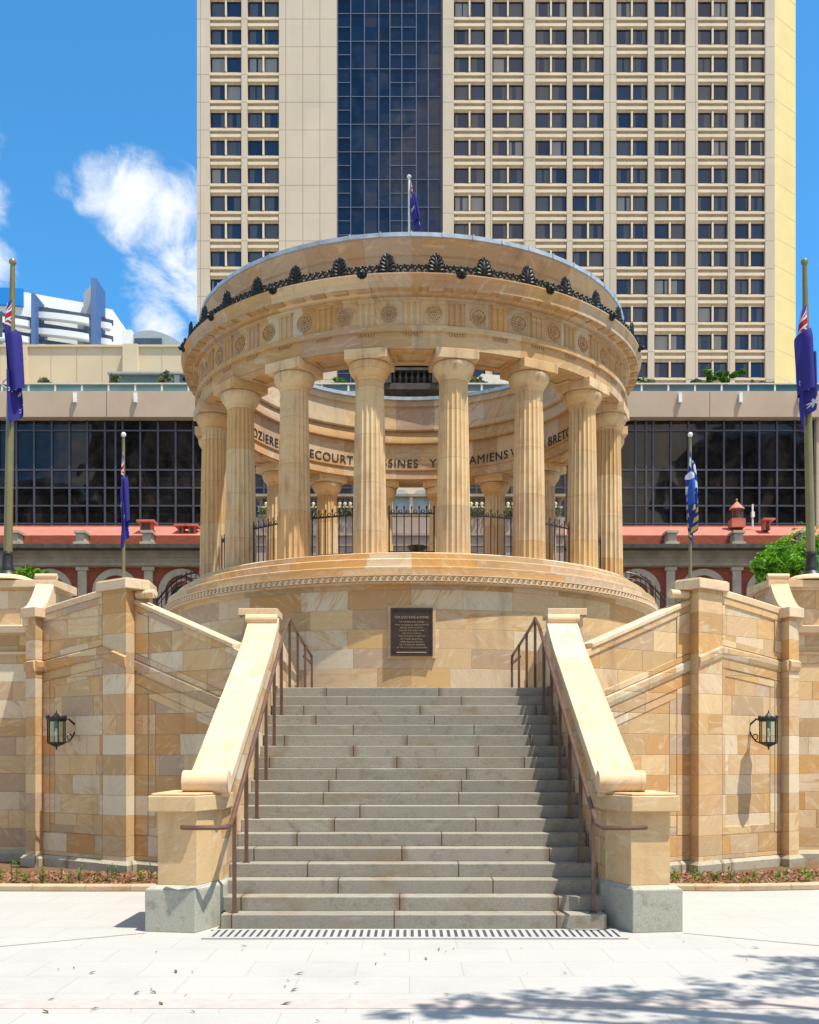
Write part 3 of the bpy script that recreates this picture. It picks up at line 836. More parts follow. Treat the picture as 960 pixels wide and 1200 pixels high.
def outer_wall(s_):
    side = 'left' if s_ < 0 else 'right'
    t_ = thing('terrace_wall', 'tall straight sandstone terrace wall at %s edge behind the wing wall' % ('far left' if s_ < 0 else 'far right'), 'wall', (XC+s_*7.5, 17, 0), 'outer terrace walls')
    P = [(6.0, 17.06), (7.0, 17.1), (12, 17.3)]
    b = MB(s_); b.sweep(P, [(0, 0), (0, 3.55), (-.05, 3.56), (-.05, 3.84), (0, 3.85), (0, 4.62), (-.8, 4.62), (-.8, 0)]); b.build('wall', 'wall', t_)
    b = MB(s_); b.sweep(P, [(-.05, 3.83), (.13, 3.86), (.15, 3.97), (0.0, 4.0), (-.05, 4.0)]); b.sweep(P, [(0, 3.50), (.035, 3.51), (.035, 3.55), (0, 3.56)])
    b.build('cornice', 'coping', t_, bevel=.004)
    b = MB(s_); b.sweep([(5.9, 17.06), (7.0, 17.1), (12, 17.3)], [(.09, 4.62), (.09, 4.74), (-.88, 4.76), (-.88, 4.62)]); b.build('coping', 'coping', t_, bevel=.008)
    b = MB(s_); b.sweep(P, [(0, 0), (.08, 0), (.08, .19), (.03, .25), (0, .25)]); b.build('plinth', 'plinth', t_)
    # swept ramp joining down to the wing wall
    pts = []
    for k in range(13):
        q = k/12; pts.append((16.36+q*.70, 4.185+.60*(q**1.8)))
    b = MB(s_)
    A = [b.v(5.94, y, z) for y, z in pts]; B = [b.v(6.24, y, z) for y, z in pts]
    A2 = [b.v(5.94, y+.02, 3.9) for y, z in pts]; B2 = [b.v(6.24, y+.02, 3.9) for y, z in pts]
    for k in range(12):
        b.f([A[k], A[k+1], B[k+1], B[k]]); b.f([A2[k], A2[k+1], A[k+1], A[k]]); b.f([B[k], B[k+1], B2[k+1], B2[k]]); b.f([A2[k], B2[k], B2[k+1], A2[k+1]])
    b.f([A[0], B[0], B2[0], A2[0]]); b.f([A[-1], A2[-1], B2[-1], B[-1]])
    b.build('ramp_coping', 'coping', t_)
    b = MB(s_); b.cylx(5.91, 6.27, 17.05, 4.80, .052, 18); b.build('scroll', 'coping', t_, smooth=True)
    return t_
outer_wall(-1); outer_wall(1)

# ------------------------------------------------------------------ garden beds
def bed(s_):
    side = 'left' if s_ < 0 else 'right'
    C0 = [(2.82, 13.85), (4.3, 13.80), (5.4, 13.95), (6.4, 14.3), (9.5, 15.4)] if s_ > 0 else [(2.82, 13.80), (4.3, 13.78), (5.4, 13.80), (6.4, 13.85), (9.5, 14.1)]
    b = MB(s_)
    b.sweep(C0, [(.10, 0), (.10, .07), (.08, .085), (-.08, .085), (-.08, 0)])
    tag(b.build('garden_kerb', 'kerb', bevel=.008), 'low stone kerb edging the garden bed on the %s' % side, 'kerb')
    b = MB(s_)
    back = [(9.5, 17.15), (6.2, 17.0), (5.92, 16.48), (4.72, 15.63), (4.2, 15.5), (2.4, 14.4)]
    b.prism([(x, y+.03) for x, y in C0]+back, .0, .06)
    struct(b.build('garden_soil', 'soil'))
    b = MB(s_)
    rr = random.Random(5+s_)
    for i in range(4200):
        x = rr.uniform(2.85, 8.5); yk = 13.87 + max(0, (x-5))*(.30 if s_ > 0 else .06)
        y = rr.uniform(yk, yk+1.4); z = .055+rr.random()*.04; a = rr.uniform(0, pi); l = rr.uniform(.015, .05); w_ = l*.4
        d = Vector((cos(a)*l, sin(a)*l, rr.uniform(-.02, .03))); e = Vector((-sin(a)*w_, cos(a)*w_, rr.uniform(-.01, .01))); c = Vector((x, y, z))
        b.f([b.v(*(c-d-e)), b.v(*(c+d-e)), b.v(*(c+d+e)), b.v(*(c-d+e))])
    tag(b.build('bark_mulch', 'mulchchip', recalc=False), 'reddish bark mulch in the %s garden bed' % side, None, kind='stuff')
    # seedlings
    lab = {(-1): 'small green seedling in the left garden bed', 1: 'small green seedling in the right garden bed'}[s_]
    xs = [2.9+i*.125 for i in range(46)]
    for i, x in enumerate(xs):
        x += rr.uniform(-.09, .09); yk = 14.0 + max(0, (x-5))*(.30 if s_ > 0 else .06)
        y = yk+rr.uniform(.02, .5); h = rr.uniform(.08, .28)*(1.15 if s_ < 0 else .8)
        b = MB(s_)
        nl = rr.randint(8, 20)
        for k in range(nl):
            zz = .05+h*(k+1)/nl*rr.uniform(.7, 1); a = rr.uniform(0, 2*pi); l = rr.uniform(.025, .06); c = Vector((x, y, zz))
            d = Vector((cos(a)*l, sin(a)*l, l*.9)); e = Vector((-sin(a)*.013, cos(a)*.013, 0))
            b.f([b.v(*(c)), b.v(*(c+d*.5+e)), b.v(*(c+d)), b.v(*(c+d*.5-e))])
        b.tube([(x, y, .05), (x, y, .05+h*.9)], .004, 4)
        o = b.build('seedling', 'leafmid' if rr.random() < .5 else 'leafbright', recalc=False)
        tag(o, lab, 'plant', 'seedlings in the %s garden bed' % side)
bed(-1); bed(1)

# fallen leaves
rr = random.Random(3)
for i in range(46):
    x = rr.uniform(-3.4, 3.6); y = rr.uniform(6.8, 10.0)
    if i < 30: x = rr.uniform(-3.4, .4)
    l = rr.choice((.010, .014, .02, .03, .042))*rr.uniform(.8, 1.2); a = rr.uniform(0, pi); b = MB(); c = Vector((x, y, .012))
    d = Vector((cos(a)*l, sin(a)*l, .008)); e = Vector((-sin(a)*l*.4, cos(a)*l*.4, .002))
    b.f([b.v(*(c-d)), b.v(*(c-e*.9-d*.2+Vector((0, 0, .006)))), b.v(*(c+d)), b.v(*(c+e*.9+Vector((0, 0, .004))))])
    tag(b.build('fallen_leaf', 'deadleaf', recalc=False), 'small dry fallen leaf lying on the pale paving', 'leaf', 'fallen leaves scattered on the paving')

# ------------------------------------------------------------------ rotunda
RT = thing('memorial_rotunda', 'circular sandstone war memorial rotunda with fluted Doric columns on a high drum', 'memorial', (XC, ZC, 0))
def ring(name, prof, mat, parent=RT, n=144, uvr=None, smooth=True, **k):
    b = MB(); b.lathe(prof, 0, ZC, n, uvr=uvr); return b.build(name, mat, parent, smooth=smooth, angle=25, **k)
drum = ring('drum_wall', [(6.11, 1.5), (6.11, 5.30), (5.4, 5.30), (5.4, 1.5)], 'drum')
ring('stylobate', [(6.21, 5.48), (6.24, 5.50), (6.24, 5.645), (6.21, 5.66), (6.04, 5.665), (6.02, 5.68), (6.02, 5.84), (5.99, 5.86), (5.77, 5.865), (5.755, 5.88), (5.755, 6.01), (5.735, 6.03), (4.3, 6.03), (4.3, 5.48)], 'drum', uvr=6)
b = MB(); b.lathe([(0.01, 6.0), (4.4, 6.0), (4.4, 5.7), (.01, 5.7)], 0, ZC, 64); b.build('floor', 'drum', RT)
wb = ring('wave_band', [(6.26, 5.30), (6.30, 5.325), (6.275, 5.34), (6.275, 5.445), (6.31, 5.455), (6.31, 5.48), (6.0, 5.485), (6.0, 5.30)], 'coping', uvr=6)
# running wave ornament
b = MB(); nW = 288
for i in range(nW):
    a0 = 2*pi*i/nW
    if cos(a0) < .12: continue
    def PT(u, z, r): 
        a = a0+u/6.29; return b.v(r*sin(a), ZC-r*cos(a), z)
    W = 2*pi*6.29/nW
    poly = [(0, 5.343), (W*.95, 5.343), (W*.72, 5.36), (W*.58, 5.385), (W*.60, 5.41), (W*.72, 5.42), (W*.80, 5.405), (W*.72, 5.39), (W*.86, 5.385), (W*.90, 5.415), (W*.72, 5.442), (W*.45, 5.435), (W*.30, 5.40), (W*.2, 5.365)]
    A = [PT(u, z, 6.308) for u, z in poly]; B = [PT(u, z, 6.274) for u, z in poly]
    b.f(A)
    for k in range(len(poly)): j = (k+1) % len(poly); b.f([A[k], B[k], B[j], A[j]])
b.build('wave_ornament', 'coping', wb)

# columns -----------------------------------------------------------
def column_mesh():
    b = MB(x0=0); nf = 20; sub = 6; H = 3.80
    rings = []
    zs = [0, .02, .4, .8, 1.2, 1.6, 2.0, 2.4, 2.8, 3.2, 3.5, 3.66, 3.70, 3.72, 3.735, 3.80]
    for z in zs:
        q = z/H; R = .368-(.368-.302)*(q**1.25)
        dep = .040*(1-.15*q)
        if z >= 3.735: dep = .004
        r = []
        for k in range(nf*sub):
            f_ = (k % sub)/sub; a = 2*pi*k/(nf*sub)
            r.append(b.v((R-dep*sin(pi*f_)**.7)*sin(a), -(R-dep*sin(pi*f_)**.7)*cos(a), z))
        rings.append(r)
    n = nf*sub
    for i in range(len(zs)-1):
        for k in range(n): b.f([rings[i][k], rings[i][(k+1) % n], rings[i+1][(k+1) % n], rings[i+1][k]])
    b.f(rings[0][::-1]); b.f(rings[-1])
    return b
cb = column_mesh()
proto = cb.build('column', 'column', None, smooth=True, angle=30)
cap = MB(x0=0); cap.lathe([(.0, 3.74), (.305, 3.74), (.318, 3.76), (.312, 3.775), (.330, 3.79), (.322, 3.805), (.35, 3.84), (.385, 3.88), (.42, 3.935), (.441, 3.99), (.447, 4.04), (.44, 4.085), (.415, 4.105), (0, 4.105)], 0, 0, 48, closed=False)
capo = cap.build('capital', 'column', None, smooth=True, angle=40)
ab = MB(x0=0); ab.box(-.455, .455, -.455, .455, 4.105, 4.312); abo = ab.build('abacus', 'column', None, bevel=.008)
RC = 5.14
for k in range(18):
    th = radians(10+20*k)
    c = proto.copy() if k else proto
    if k: COL.objects.link(c)
    pos = Vector((XC+RC*sin(th), ZC-RC*cos(th), 6.03)); 
    c.parent = RT; c.matrix_parent_inverse = Matrix.Identity(4)
    c.location = pos-Vector((XC, ZC, 0)); c.rotation_euler = (0, 0, th)
    for src in (capo, abo):
        d = src.copy() if k else src
        if k: COL.objects.link(d)
        d.parent = c; d.matrix_parent_inverse = Matrix.Identity(4)

# entablature ----------------------------------------------------------
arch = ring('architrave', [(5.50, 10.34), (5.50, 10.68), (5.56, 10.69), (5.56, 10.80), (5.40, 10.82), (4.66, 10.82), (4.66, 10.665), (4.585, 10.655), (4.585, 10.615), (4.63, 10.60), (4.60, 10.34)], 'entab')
b = MB(x0=0)
b.box(-.18, .18, -.022, .03, .058, .075)
for j in range(6): b.tube([((j-2.5)*.058, 0, 0), ((j-2.5)*.058, 0, .058)], [.021, .013], 6)
gut = b.build('guttae', 'entab', None)
def soffit_panel():
    b = MB(x0=0)
    def PTs(a, r, z): return b.v(r*sin(a), RC-r*cos(a), z)
    def barp(a0, a1, r0, r1):
        n = 6
        for i in range(n):
            p, q = a0+(a1-a0)*i/n, a0+(a1-a0)*(i+1)/n
            lo = [PTs(p, r0, -.028), PTs(q, r0, -.028), PTs(q, r1, -.028), PTs(p, r1, -.028)]
            hi = [PTs(p, r0, .002), PTs(q, r0, .002), PTs(q, r1, .002), PTs(p, r1, .002)]
            b.f(lo)
            for j in range(4): b.f([lo[j], hi[j], hi[(j+1) % 4], lo[(j+1) % 4]])
    barp(-.085, .085, 5.25, 5.47); barp(-.085, .085, 4.63, 4.82)
    barp(-.085, -.060, 4.82, 5.25); barp(.060, .085, 4.82, 5.25)
    bmesh.ops.remove_doubles(b.bm, verts=b.bm.verts, dist=.0005)
    return b.build('soffit_frame', 'entab', None)
sof = soffit_panel()
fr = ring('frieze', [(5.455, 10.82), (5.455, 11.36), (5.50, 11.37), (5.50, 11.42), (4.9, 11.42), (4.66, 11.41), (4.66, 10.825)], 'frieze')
# triglyphs, rosettes
def radial(b, th, R):
    e = Vector((cos(th), sin(th), 0)); n_ = Vector((sin(th), -cos(th), 0)); c = Vector((R*sin(th), ZC-R*cos(th), 0))
    return lambda u, d, z: b.v(*(c+e*u+n_*d+Vector((0, 0, z))))
def tri_mesh():
    b = MB(x0=0); zz0, zz1 = 0, .485
    def bx(x0, x1, d, z0, z1):
        b.box(x0, x1, -d, .03, z0, z1)
    bx(-.18, .18, .012, zz0, zz1)
    for x0, x1 in ((-.175, -.075), (-.055, .055), (.075, .175)):
        P = [(x0, .0), (x0+.025, -.034), (x1-.025, -.034), (x1, .0)]
        b.prism(P, zz0, zz1)
    bx(-.185, .185, .042, zz1, zz1+.06)
    return b.build('triglyph', 'entab', None)
def ros_mesh():
    b = MB(x0=0)
    b.torus((0, -.012, 0), (1, 0, 0), (0, 0, 1), .165, .016, 28, 6)
    for k in range(12):
        a = 2*pi*k/12; mt = Matrix.Rotation(-a, 3, 'Y')
        b.ball(cos(a)*.095, -.008, sin(a)*.095, .055, .028, .023, 8, mtx=mt)
    for k in range(8):
        a = 2*pi*(k+.5)/8; mt = Matrix.Rotation(-a, 3, 'Y')
        b.ball(cos(a)*.05, -.022, sin(a)*.05, .03, .022, .015, 6, mtx=mt)
    b.ball(0, -.03, 0, .026, .026, .026, 8)
    return b.build('rosette', 'entab', None, smooth=True)
tri = tri_mesh(); ros = ros_mesh()
def place(src, first, par, th, R, z):
    o = src if first else src.copy()
    if not first: COL.objects.link(o)
    o.parent = par; o.matrix_parent_inverse = Matrix.Identity(4)
    o.location = (XC+R*sin(th), ZC-R*cos(th), z); o.rotation_euler = (0, 0, th); return o
for k in range(36): place(gut, k == 0, arch, radians(10*k), 5.515, 10.612)
for k in range(18): place(sof, k == 0, arch, radians(20*k), RC, 10.34)
for k in range(36):
    place(tri, k == 0, fr, radians(10*k), 5.455, 10.822)
    place(ros, k == 0, fr, radians(10*k+5), 5.455, 11.09)
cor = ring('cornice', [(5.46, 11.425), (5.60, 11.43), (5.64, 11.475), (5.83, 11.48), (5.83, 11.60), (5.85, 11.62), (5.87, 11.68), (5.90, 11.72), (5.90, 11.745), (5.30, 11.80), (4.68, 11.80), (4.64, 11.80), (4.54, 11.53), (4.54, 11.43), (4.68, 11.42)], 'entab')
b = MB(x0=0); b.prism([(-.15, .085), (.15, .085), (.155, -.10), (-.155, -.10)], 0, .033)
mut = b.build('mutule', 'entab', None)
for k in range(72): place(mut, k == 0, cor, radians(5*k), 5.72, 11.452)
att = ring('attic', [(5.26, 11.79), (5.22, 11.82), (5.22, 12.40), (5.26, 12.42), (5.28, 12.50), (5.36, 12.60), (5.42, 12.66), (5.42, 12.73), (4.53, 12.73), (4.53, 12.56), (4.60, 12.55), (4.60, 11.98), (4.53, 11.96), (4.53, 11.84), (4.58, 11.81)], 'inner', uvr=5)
b = MB(); b.lathe([(5.455, 12.71), (5.46, 12.795), (4.46, 12.83), (4.465, 12.735)], 0, ZC, 144)
for k in range(52):
    th = 2*pi*k/52; Pt = radial(b, th, 5.465)
    q = [Pt(-.012, .012, 12.71), Pt(.012, .012, 12.71), Pt(.012, .012, 12.812), Pt(-.012, .012, 12.812)]
    q2 = [Pt(-.012, -1.0, 12.75), Pt(.012, -1.0, 12.75), Pt(.012, -1.0, 12.85), Pt(-.012, -1.0, 12.85)]
    b.f(q)
    for j in range(4): b.f([q[j], q2[j], q2[(j+1) % 4], q[(j+1) % 4]])
b.build('flashing', 'lead', att)
# cresting
b = MB(); nC = 250; RCr = 5.80
for k in range(nC):
    th = 2*pi*k/nC; e = (cos(th), sin(th), 0); c = (RCr*sin(th), ZC-RCr*cos(th), 11.745+.08+.012*(k % 2))
    b.torus(c, e, (0, 0, 1), .060, .024, 9, 5)
    b.torus((c[0], c[1], c[2]-.035), e, (0, 0, 1), .022, .012, 7, 4)
    t2 = th+pi/nC
    c2 = (RCr*sin(t2), ZC-RCr*cos(t2), 11.745+.145); b.torus(c2, (cos(t2), sin(t2), 0), (0, 0, 1), .042, .021, 8, 4)
    c3 = (RCr*sin(t2), ZC-RCr*cos(t2), 11.745+.045); b.ball(*c3, .036, n=6)
    c4 = (RCr*sin(th), ZC-RCr*cos(th), 11.745+.19); b.ball(*c4, .03, n=5)
b.lathe([(5.83, 11.735), (5.83, 11.775), (5.77, 11.775), (5.77, 11.735)], 0, ZC, 144)
crest = b.build('cresting', 'bronze', cor, smooth=True)
def palmette():
    b = MB(x0=0)
    b.ball(0, 0, .19, .05, .035, .20, 8)
    for j, (zz, w_, L, an) in enumerate(((.05, .13, .085, .15), (.12, .12, .085, .45), (.19, .10, .08, .7), (.26, .075, .07, .9), (.325, .05, .06, 1.15))):
        for s_ in (-1, 1):
            mt = Matrix.Rotation(-s_*an if s_ > 0 else an, 3, 'Y')
            b.ball(s_*w_*.72, -.01, zz+.03, L*.85, .03, .034, 8, mtx=mt)
            b.torus((s_*(w_+.03), -.01, zz+.01), (1, 0, 0), (0, 0, 1), .022, .011, 8, 4)
    b.ball(0, 0, .385, .028, .026, .055, 8)
    b.box(-.16, .16, -.03, .03, 0, .03)
    for v in b.bm.verts: v.co.x *= 1.15; v.co.z *= 1.04; v.co.y *= 1.3
    return b.build('palmette', 'bronze', None, smooth=True)
def lion():
    b = MB(x0=0)
    b.ball(0, 0, 0, .085, .06, .085, 10)
    for k in range(10):
        a = 2*pi*k/10; b.ball(cos(a)*.085, .012, sin(a)*.085, .035, .04, .035, 6)
    b.ball(0, -.065, -.02, .045, .06, .035, 8); b.ball(0, -.06, -.065, .035, .035, .02, 6)
    b.ball(-.035, -.05, .03, .016, n=6); b.ball(.035, -.05, .03, .016, n=6)
    b.ball(-.06, -.02, .08, .022, n=6); b.ball(.06, -.02, .08, .022, n=6)
    return b.build('lion_head', 'bronze', None, smooth=True)
pal = palmette(); lio = lion()
for k in range(36): place(pal, k == 0, cor, radians(10*k+5), 5.80, 11.745)
for k in range(18): place(lio, k == 0, cor, radians(20*k+10), 5.91, 11.755)

# inscription on the inner frieze
def text_mesh(s, size):
    cu = bpy.data.curves.new('txt', 'FONT'); cu.body = s; cu.size = size; cu.extrude = .008; cu.space_character = 1.12
    o = bpy.data.objects.new('txt', cu); COL.objects.link(o)
    bpy.context.view_layer.update()
    me = bpy.data.meshes.new_from_object(o.evaluated_get(bpy.context.evaluated_depsgraph_get()))
    COL.objects.unlink(o); bpy.data.objects.remove(o)
    return me
RI = 4.655
def solve_phi(px):
    lo, hi = -1.4, 1.4
    for _ in range(50):
        m_ = (lo+hi)/2
        x = 480+F*(XC+RI*sin(m_))/(ZC+RI*cos(m_))
        if x < px: lo = m_
        else: hi = m_
    return (lo+hi)/2
def ring_word(word, px, anchor):       # anchor: fraction of the word's width standing at px
    me = text_mesh(word, .355)
    xs = [v.co.x for v in me.vertices]; w0, w1 = min(xs), max(xs); sx = .99
    ph = solve_phi(px)
    for v in me.vertices:
        x, y, z = v.co
        a = ph+(x-(w0+(w1-w0)*anchor))*sx/RI
        r = RI-.006-z
        v.co = (r*sin(a), r*cos(a), 10.715+y)
    me.materials.append(M['letters'])
    o = bpy.data.objects.new('inscription', me); COL.objects.link(o)
    o.parent = fr; o.matrix_parent_inverse = Matrix.Identity(4); o.location = (0, 0, 0)
    fro = fr
    o['label'] = 'dark letters reading %s' % word
    # fr mesh is in world space relative to RT inverse; place in same space
    o.matrix_parent_inverse = Matrix.Translation(Vector((0, 0, 0)))
    o.location = (XC, ZC, 0)
    return o
words = [ring_word('POZIERES', 331, 1), ring_word('BULLECOURT', 414, 1), ring_word('MESSINES', 490, 1), ring_word('YPRES', 503.5, 0), ring_word('AMIENS', 573, .5), ring_word('VILLERS BRETONNEUX', 646, .405)]

# iron railing panels between the columns
def railing_mesh(th):
    b = MB(x0=0); hw = .50
    n = 7
    b.box(-hw, hw, -.012, .012, .14, .165); b.box(-hw, hw, -.012, .012, .955, .985)
    for i in range(n):
        x = -hw+.02+i*(2*hw-.04)/(n-1)
        b.tube([(x, 0, .03 if i in (0, n-1) else .14), (x, 0, 1.06)], .012 if i not in (0, n-1) else .017, 6)
        b.ball(x, 0, 1.10, .022, .012, .05, 6)
    for i in range(n-1):
        x = -hw+.02+(i+.5)*(2*hw-.04)/(n-1)
        b.torus((x, 0, 1.02), (1, 0, 0), (0, 0, 1), .034, .009, 9, 4)
        b.torus((x-.035, 0, 1.0), (1, 0, 0), (0, 0, 1), .018, .007, 7, 4)
    return b
rb = railing_mesh(0)
rp = rb.build('iron_railing', 'iron', None)
names = {0: 'between the two middle front columns', 1: 'in the first gap right of the middle front gap', 2: 'in the second gap right of the middle front gap', 3: 'in the third gap right, nearly edge-on', 17: 'in the first gap left of the middle front gap', 16: 'in the second gap left of the middle front gap', 15: 'in the third gap left, nearly edge-on'}
for k in range(18):
    th = radians(20*k)
    if 6 <= k <= 12: continue
    o = rp if k == 0 else rp.copy()
    if k: COL.objects.link(o)
    o.location = (XC+5.02*sin(th), ZC-5.02*cos(th), 6.03); o.rotation_euler = (0, 0, th)
    hid = names.get(k, 'in a side gap of the colonnade behind the outermost columns')
    tag(o, 'spiked black iron railing panel '+hid, 'railing', 'iron railings between the rotunda columns')

# eternal flame bowl
fb = thing('flame_bowl', 'dark metal eternal flame bowl standing inside the rotunda', 'brazier', (XC+.15, ZC, 6.0))
b = MB(); b.lathe([(.0, 7.14), (.10, 7.16), (.2, 7.22), (.27, 7.32), (.25, 7.33), (.17, 7.25), (0, 7.21)], .15, ZC, 28, closed=False); b.build('bowl', 'bronze', fb, smooth=True)
b = MB(); b.lathe([(.0, 6.0), (.42, 6.0), (.42, 6.15), (.2, 6.25), (.10, 6.6), (.08, 7.0), (.12, 7.15), (0, 7.15)], .15, ZC, 28, closed=False); b.build('pedestal', 'iron', fb, smooth=True)
b = MB()
for s_ in (-1, 1):
    b.tube([(.15+s_*(.12+.5*q), ZC-.1, 7.18-.75*q*q) for q in [i/8 for i in range(9)]], .018, 6)
b.build('arm', 'lead', fb, smooth=True)

# plaque
pq = thing('bronze_plaque', 'dark bronze plaque with raised gilt lettering on the drum above the steps', 'plaque', (XC, 20.78, 3.84))
yP = 20.78
b = MB(); b.box(-.485, .485, yP-.03, yP+.25, 3.80, 4.87); b.build('stone_surround', 'pier', pq, bevel=.004)
b = MB(); b.box(-.425, .425, yP-.06, yP-.031, 3.845, 4.815); b.build('plate', 'plaque', pq, bevel=.004)
b = MB()
for (x0, x1, z0, z1) in ((-.425, .425, 4.78, 4.815), (-.425, .425, 3.845, 3.88), (-.425, -.39, 3.88, 4.78), (.39, .425, 3.88, 4.78)): b.box(x0, x1, yP-.075, yP-.061, z0, z1)
for sx in (-.37, .37): b.ball(sx, yP-.065, 3.905, .014, n=6); b.ball(sx, yP-.065, 4.755, .014, n=6)
b.build('rim', 'plaque', pq)
def flat_text(s, width, size, x, y, z, parent, mat, name='lettering', ext=.004):
    me = text_mesh(s, size)
    xs = [v.co.x for v in me.vertices]; w0, w1 = min(xs), max(xs); k = width/(w1-w0)
    for v in me.vertices:
        a, c, d = v.co; v.co = (XC+x+(a-(w0+w1)/2)*k, y-d, z+c)
    me.materials.append(M[mat]); o = bpy.data.objects.new(name, me); COL.objects.link(o)
    o.parent = parent; o.matrix_parent_inverse = Matrix.Translation(-Vector(parent['_w'])); return o
flat_text('FOR GOD KING & EMPIRE', .68, .07, 0, yP-.061, 4.60, pq, 'plaqtext')
for i, (l_, w_) in enumerate((('TO THE MEN AND WOMEN', .50), ('WHO IN COURAGE AND SACRIFICE', .68), ('SERVED THEIR COUNTRY', .47), ('DURING THE GREAT WAR', .50), ('AND GAVE THEIR ALL', .40), ('THIS MONUMENT IS ERECTED', .54), ('BY THEIR GRATEFUL', .44), ('AND PROUD PEOPLE', .46), ('THE CITIZENS OF BRISBANE', .53), ('IN THE STATE OF QUEENSLAND', .60))):
    flat_text(l_, w_, .045, 0, yP-.061, 4.515-i*.0575, pq, 'plaqtext')
b = MB(); b.box(-.31, .30, yP-.068, yP-.061, 3.905, 3.925); b.build('line', 'plaqtext', pq)

# ------------------------------------------------------------------ lanterns
def lantern(s_):
    side = 'left' if s_ < 0 else 'right'
    X, Y = 5.47, 15.73
    t_ = thing('wall_lantern', 'black hexagonal wall lantern on the %s wing wall' % side, 'lantern', (XC+s_*X, Y, 2.2), 'wall lanterns on the wing walls')
    def hexa(bb, r0, r1, z0, z1):
        P = [(X+r0*cos(pi/3*k), Y+r0*sin(pi/3*k)) for k in range(6)]; Q = [(X+r1*cos(pi/3*k), Y+r1*sin(pi/3*k)) for k in range(6)]
        bb.prism(P, z0, z1, top=Q)
    b = MB(s_); hexa(b, .165, .175, 2.36, 2.40); hexa(b, .185, .185, 2.40, 2.425); hexa(b, .15, .06, 2.425, 2.455); hexa(b, .06, .03, 2.455, 2.50)
    for k in range(6): b.ball(X+.165*cos(pi/3*k), Y+.165*sin(pi/3*k), 2.445, .017, .017, .03, 6); b.ball(X+.145*cos(pi/3*k+pi/6), Y+.145*sin(pi/3*k+pi/6), 2.44, .012, .012, .02, 6)
    b.tube([(X, Y, 2.49), (X, Y, 2.56)], [.018, .004], 6); b.build('roof', 'iron', t_)
    b = MB(s_)
    for k in range(6):
        b.tube([(X+.15*cos(pi/3*k), Y+.15*sin(pi/3*k), 2.0), (X+.15*cos(pi/3*k), Y+.15*sin(pi/3*k), 2.37)], .012, 6)
    hexa(b, .165, .17, 1.985, 2.01); hexa(b, .03, .155, 1.93, 1.985); b.tube([(X, Y, 1.87), (X, Y, 1.94)], [.006, .022], 6)
    b.build('frame', 'iron', t_)
    b = MB(s_); P = [(X+.145*cos(pi/3*k), Y+.145*sin(pi/3*k)) for k in range(6)]
    for k in range(6):
        (x0, y0), (x1, y1) = P[k], P[(k+1) % 6]; b.f([b.v(x0, y0, 2.01), b.v(x1, y1, 2.01), b.v(x1, y1, 2.36), b.v(x0, y0, 2.36)])
    b.build('glass_pane', 'clear', t_, recalc=False)
    b = MB(s_); b.tube([(X, Y, 2.36), (X, Y, 2.24)], .018, 8); b.build('lamp_holder', 'iron', t_)
    b = MB(s_); b.ball(X, Y, 2.15, .033, .033, .06, 12); b.build('bulb', 'bulb', t_, smooth=True)
    b = MB(s_); nx, ny = -.56, .83
    q = lambda d, z: (X+nx*d, Y+ny*d, z)
    b.tube([q(.15, 2.38), q(.25, 2.41), q(.36, 2.33), q(.40, 2.30)], .017, 6); b.tube([q(.40, 2.42), q(.40, 2.02)], .03, 6)
    b.tube([q(.39, 2.22), q(.33, 2.10), q(.25, 2.02), q(.15, 2.0)], .013, 6); b.torus(q(.27, 2.1), (nx, ny, 0), (0, 0, 1), .05, .01, 10, 4)
    b.build('bracket', 'iron', t_)
    for ch in t_.children:
        me = ch.data; c0 = Vector((XC+s_*X, Y, 2.2))
        for v in me.vertices: v.co = c0+(v.co-c0)*.9
lantern(-1); lantern(1)

# ------------------------------------------------------------------ flags
def flag_mesh(name, mat, px_, py_, ztop, H, fly, drop, wx, side, label, seed, group=None, lean=0):
    """limp cloth hanging from a pole at (px_,py_); H hoist height"""
    b = MB(x0=0); rr = random.Random(seed); nu, nv = 90, 20
    ph = rr.uniform(0, 6)
    V = []
    for i in range(nu+1):
        row = []
        q = i/nu
        for j in range(nv+1):
            h = j/nv
            z = ztop-h*H*(1-.1*q)-drop*(q**.9)+.03*sin(q*9+ph)*h*H
            zf = (ztop-z)/(H+drop); rmp = min(1, .22+2.6*zf)*(1-.25*max(0, zf-.75)/.25); e_ = min(1, q*7)
            x = e_*(side*wx*.18 + wx*rmp*(.46*sin(q*15+h*1.6+ph)+.26*sin(q*33+h*3.1)+.22*(h-.4)))
            y = e_*wx*rmp*(.7*cos(q*15+h*1.2+ph)+.4*sin(q*37+h*4)) - .04
            row.append(b.v(px_+x+lean*(z-ztop), py_+y, z))
        V.append(row)
    for i in range(nu):
        for j in range(nv):
            uvs = [(2*i/nu, j/nv), (2*(i+1)/nu, j/nv), (2*(i+1)/nu, (j+1)/nv), (2*i/nu, (j+1)/nv)]
            b.f([V[i][j], V[i+1][j], V[i+1][j+1], V[i][j+1]], uvs)
    o = b.build(name, mat, None, smooth=True, recalc=False, angle=180)
    return tag(o, label, 'flag', group)
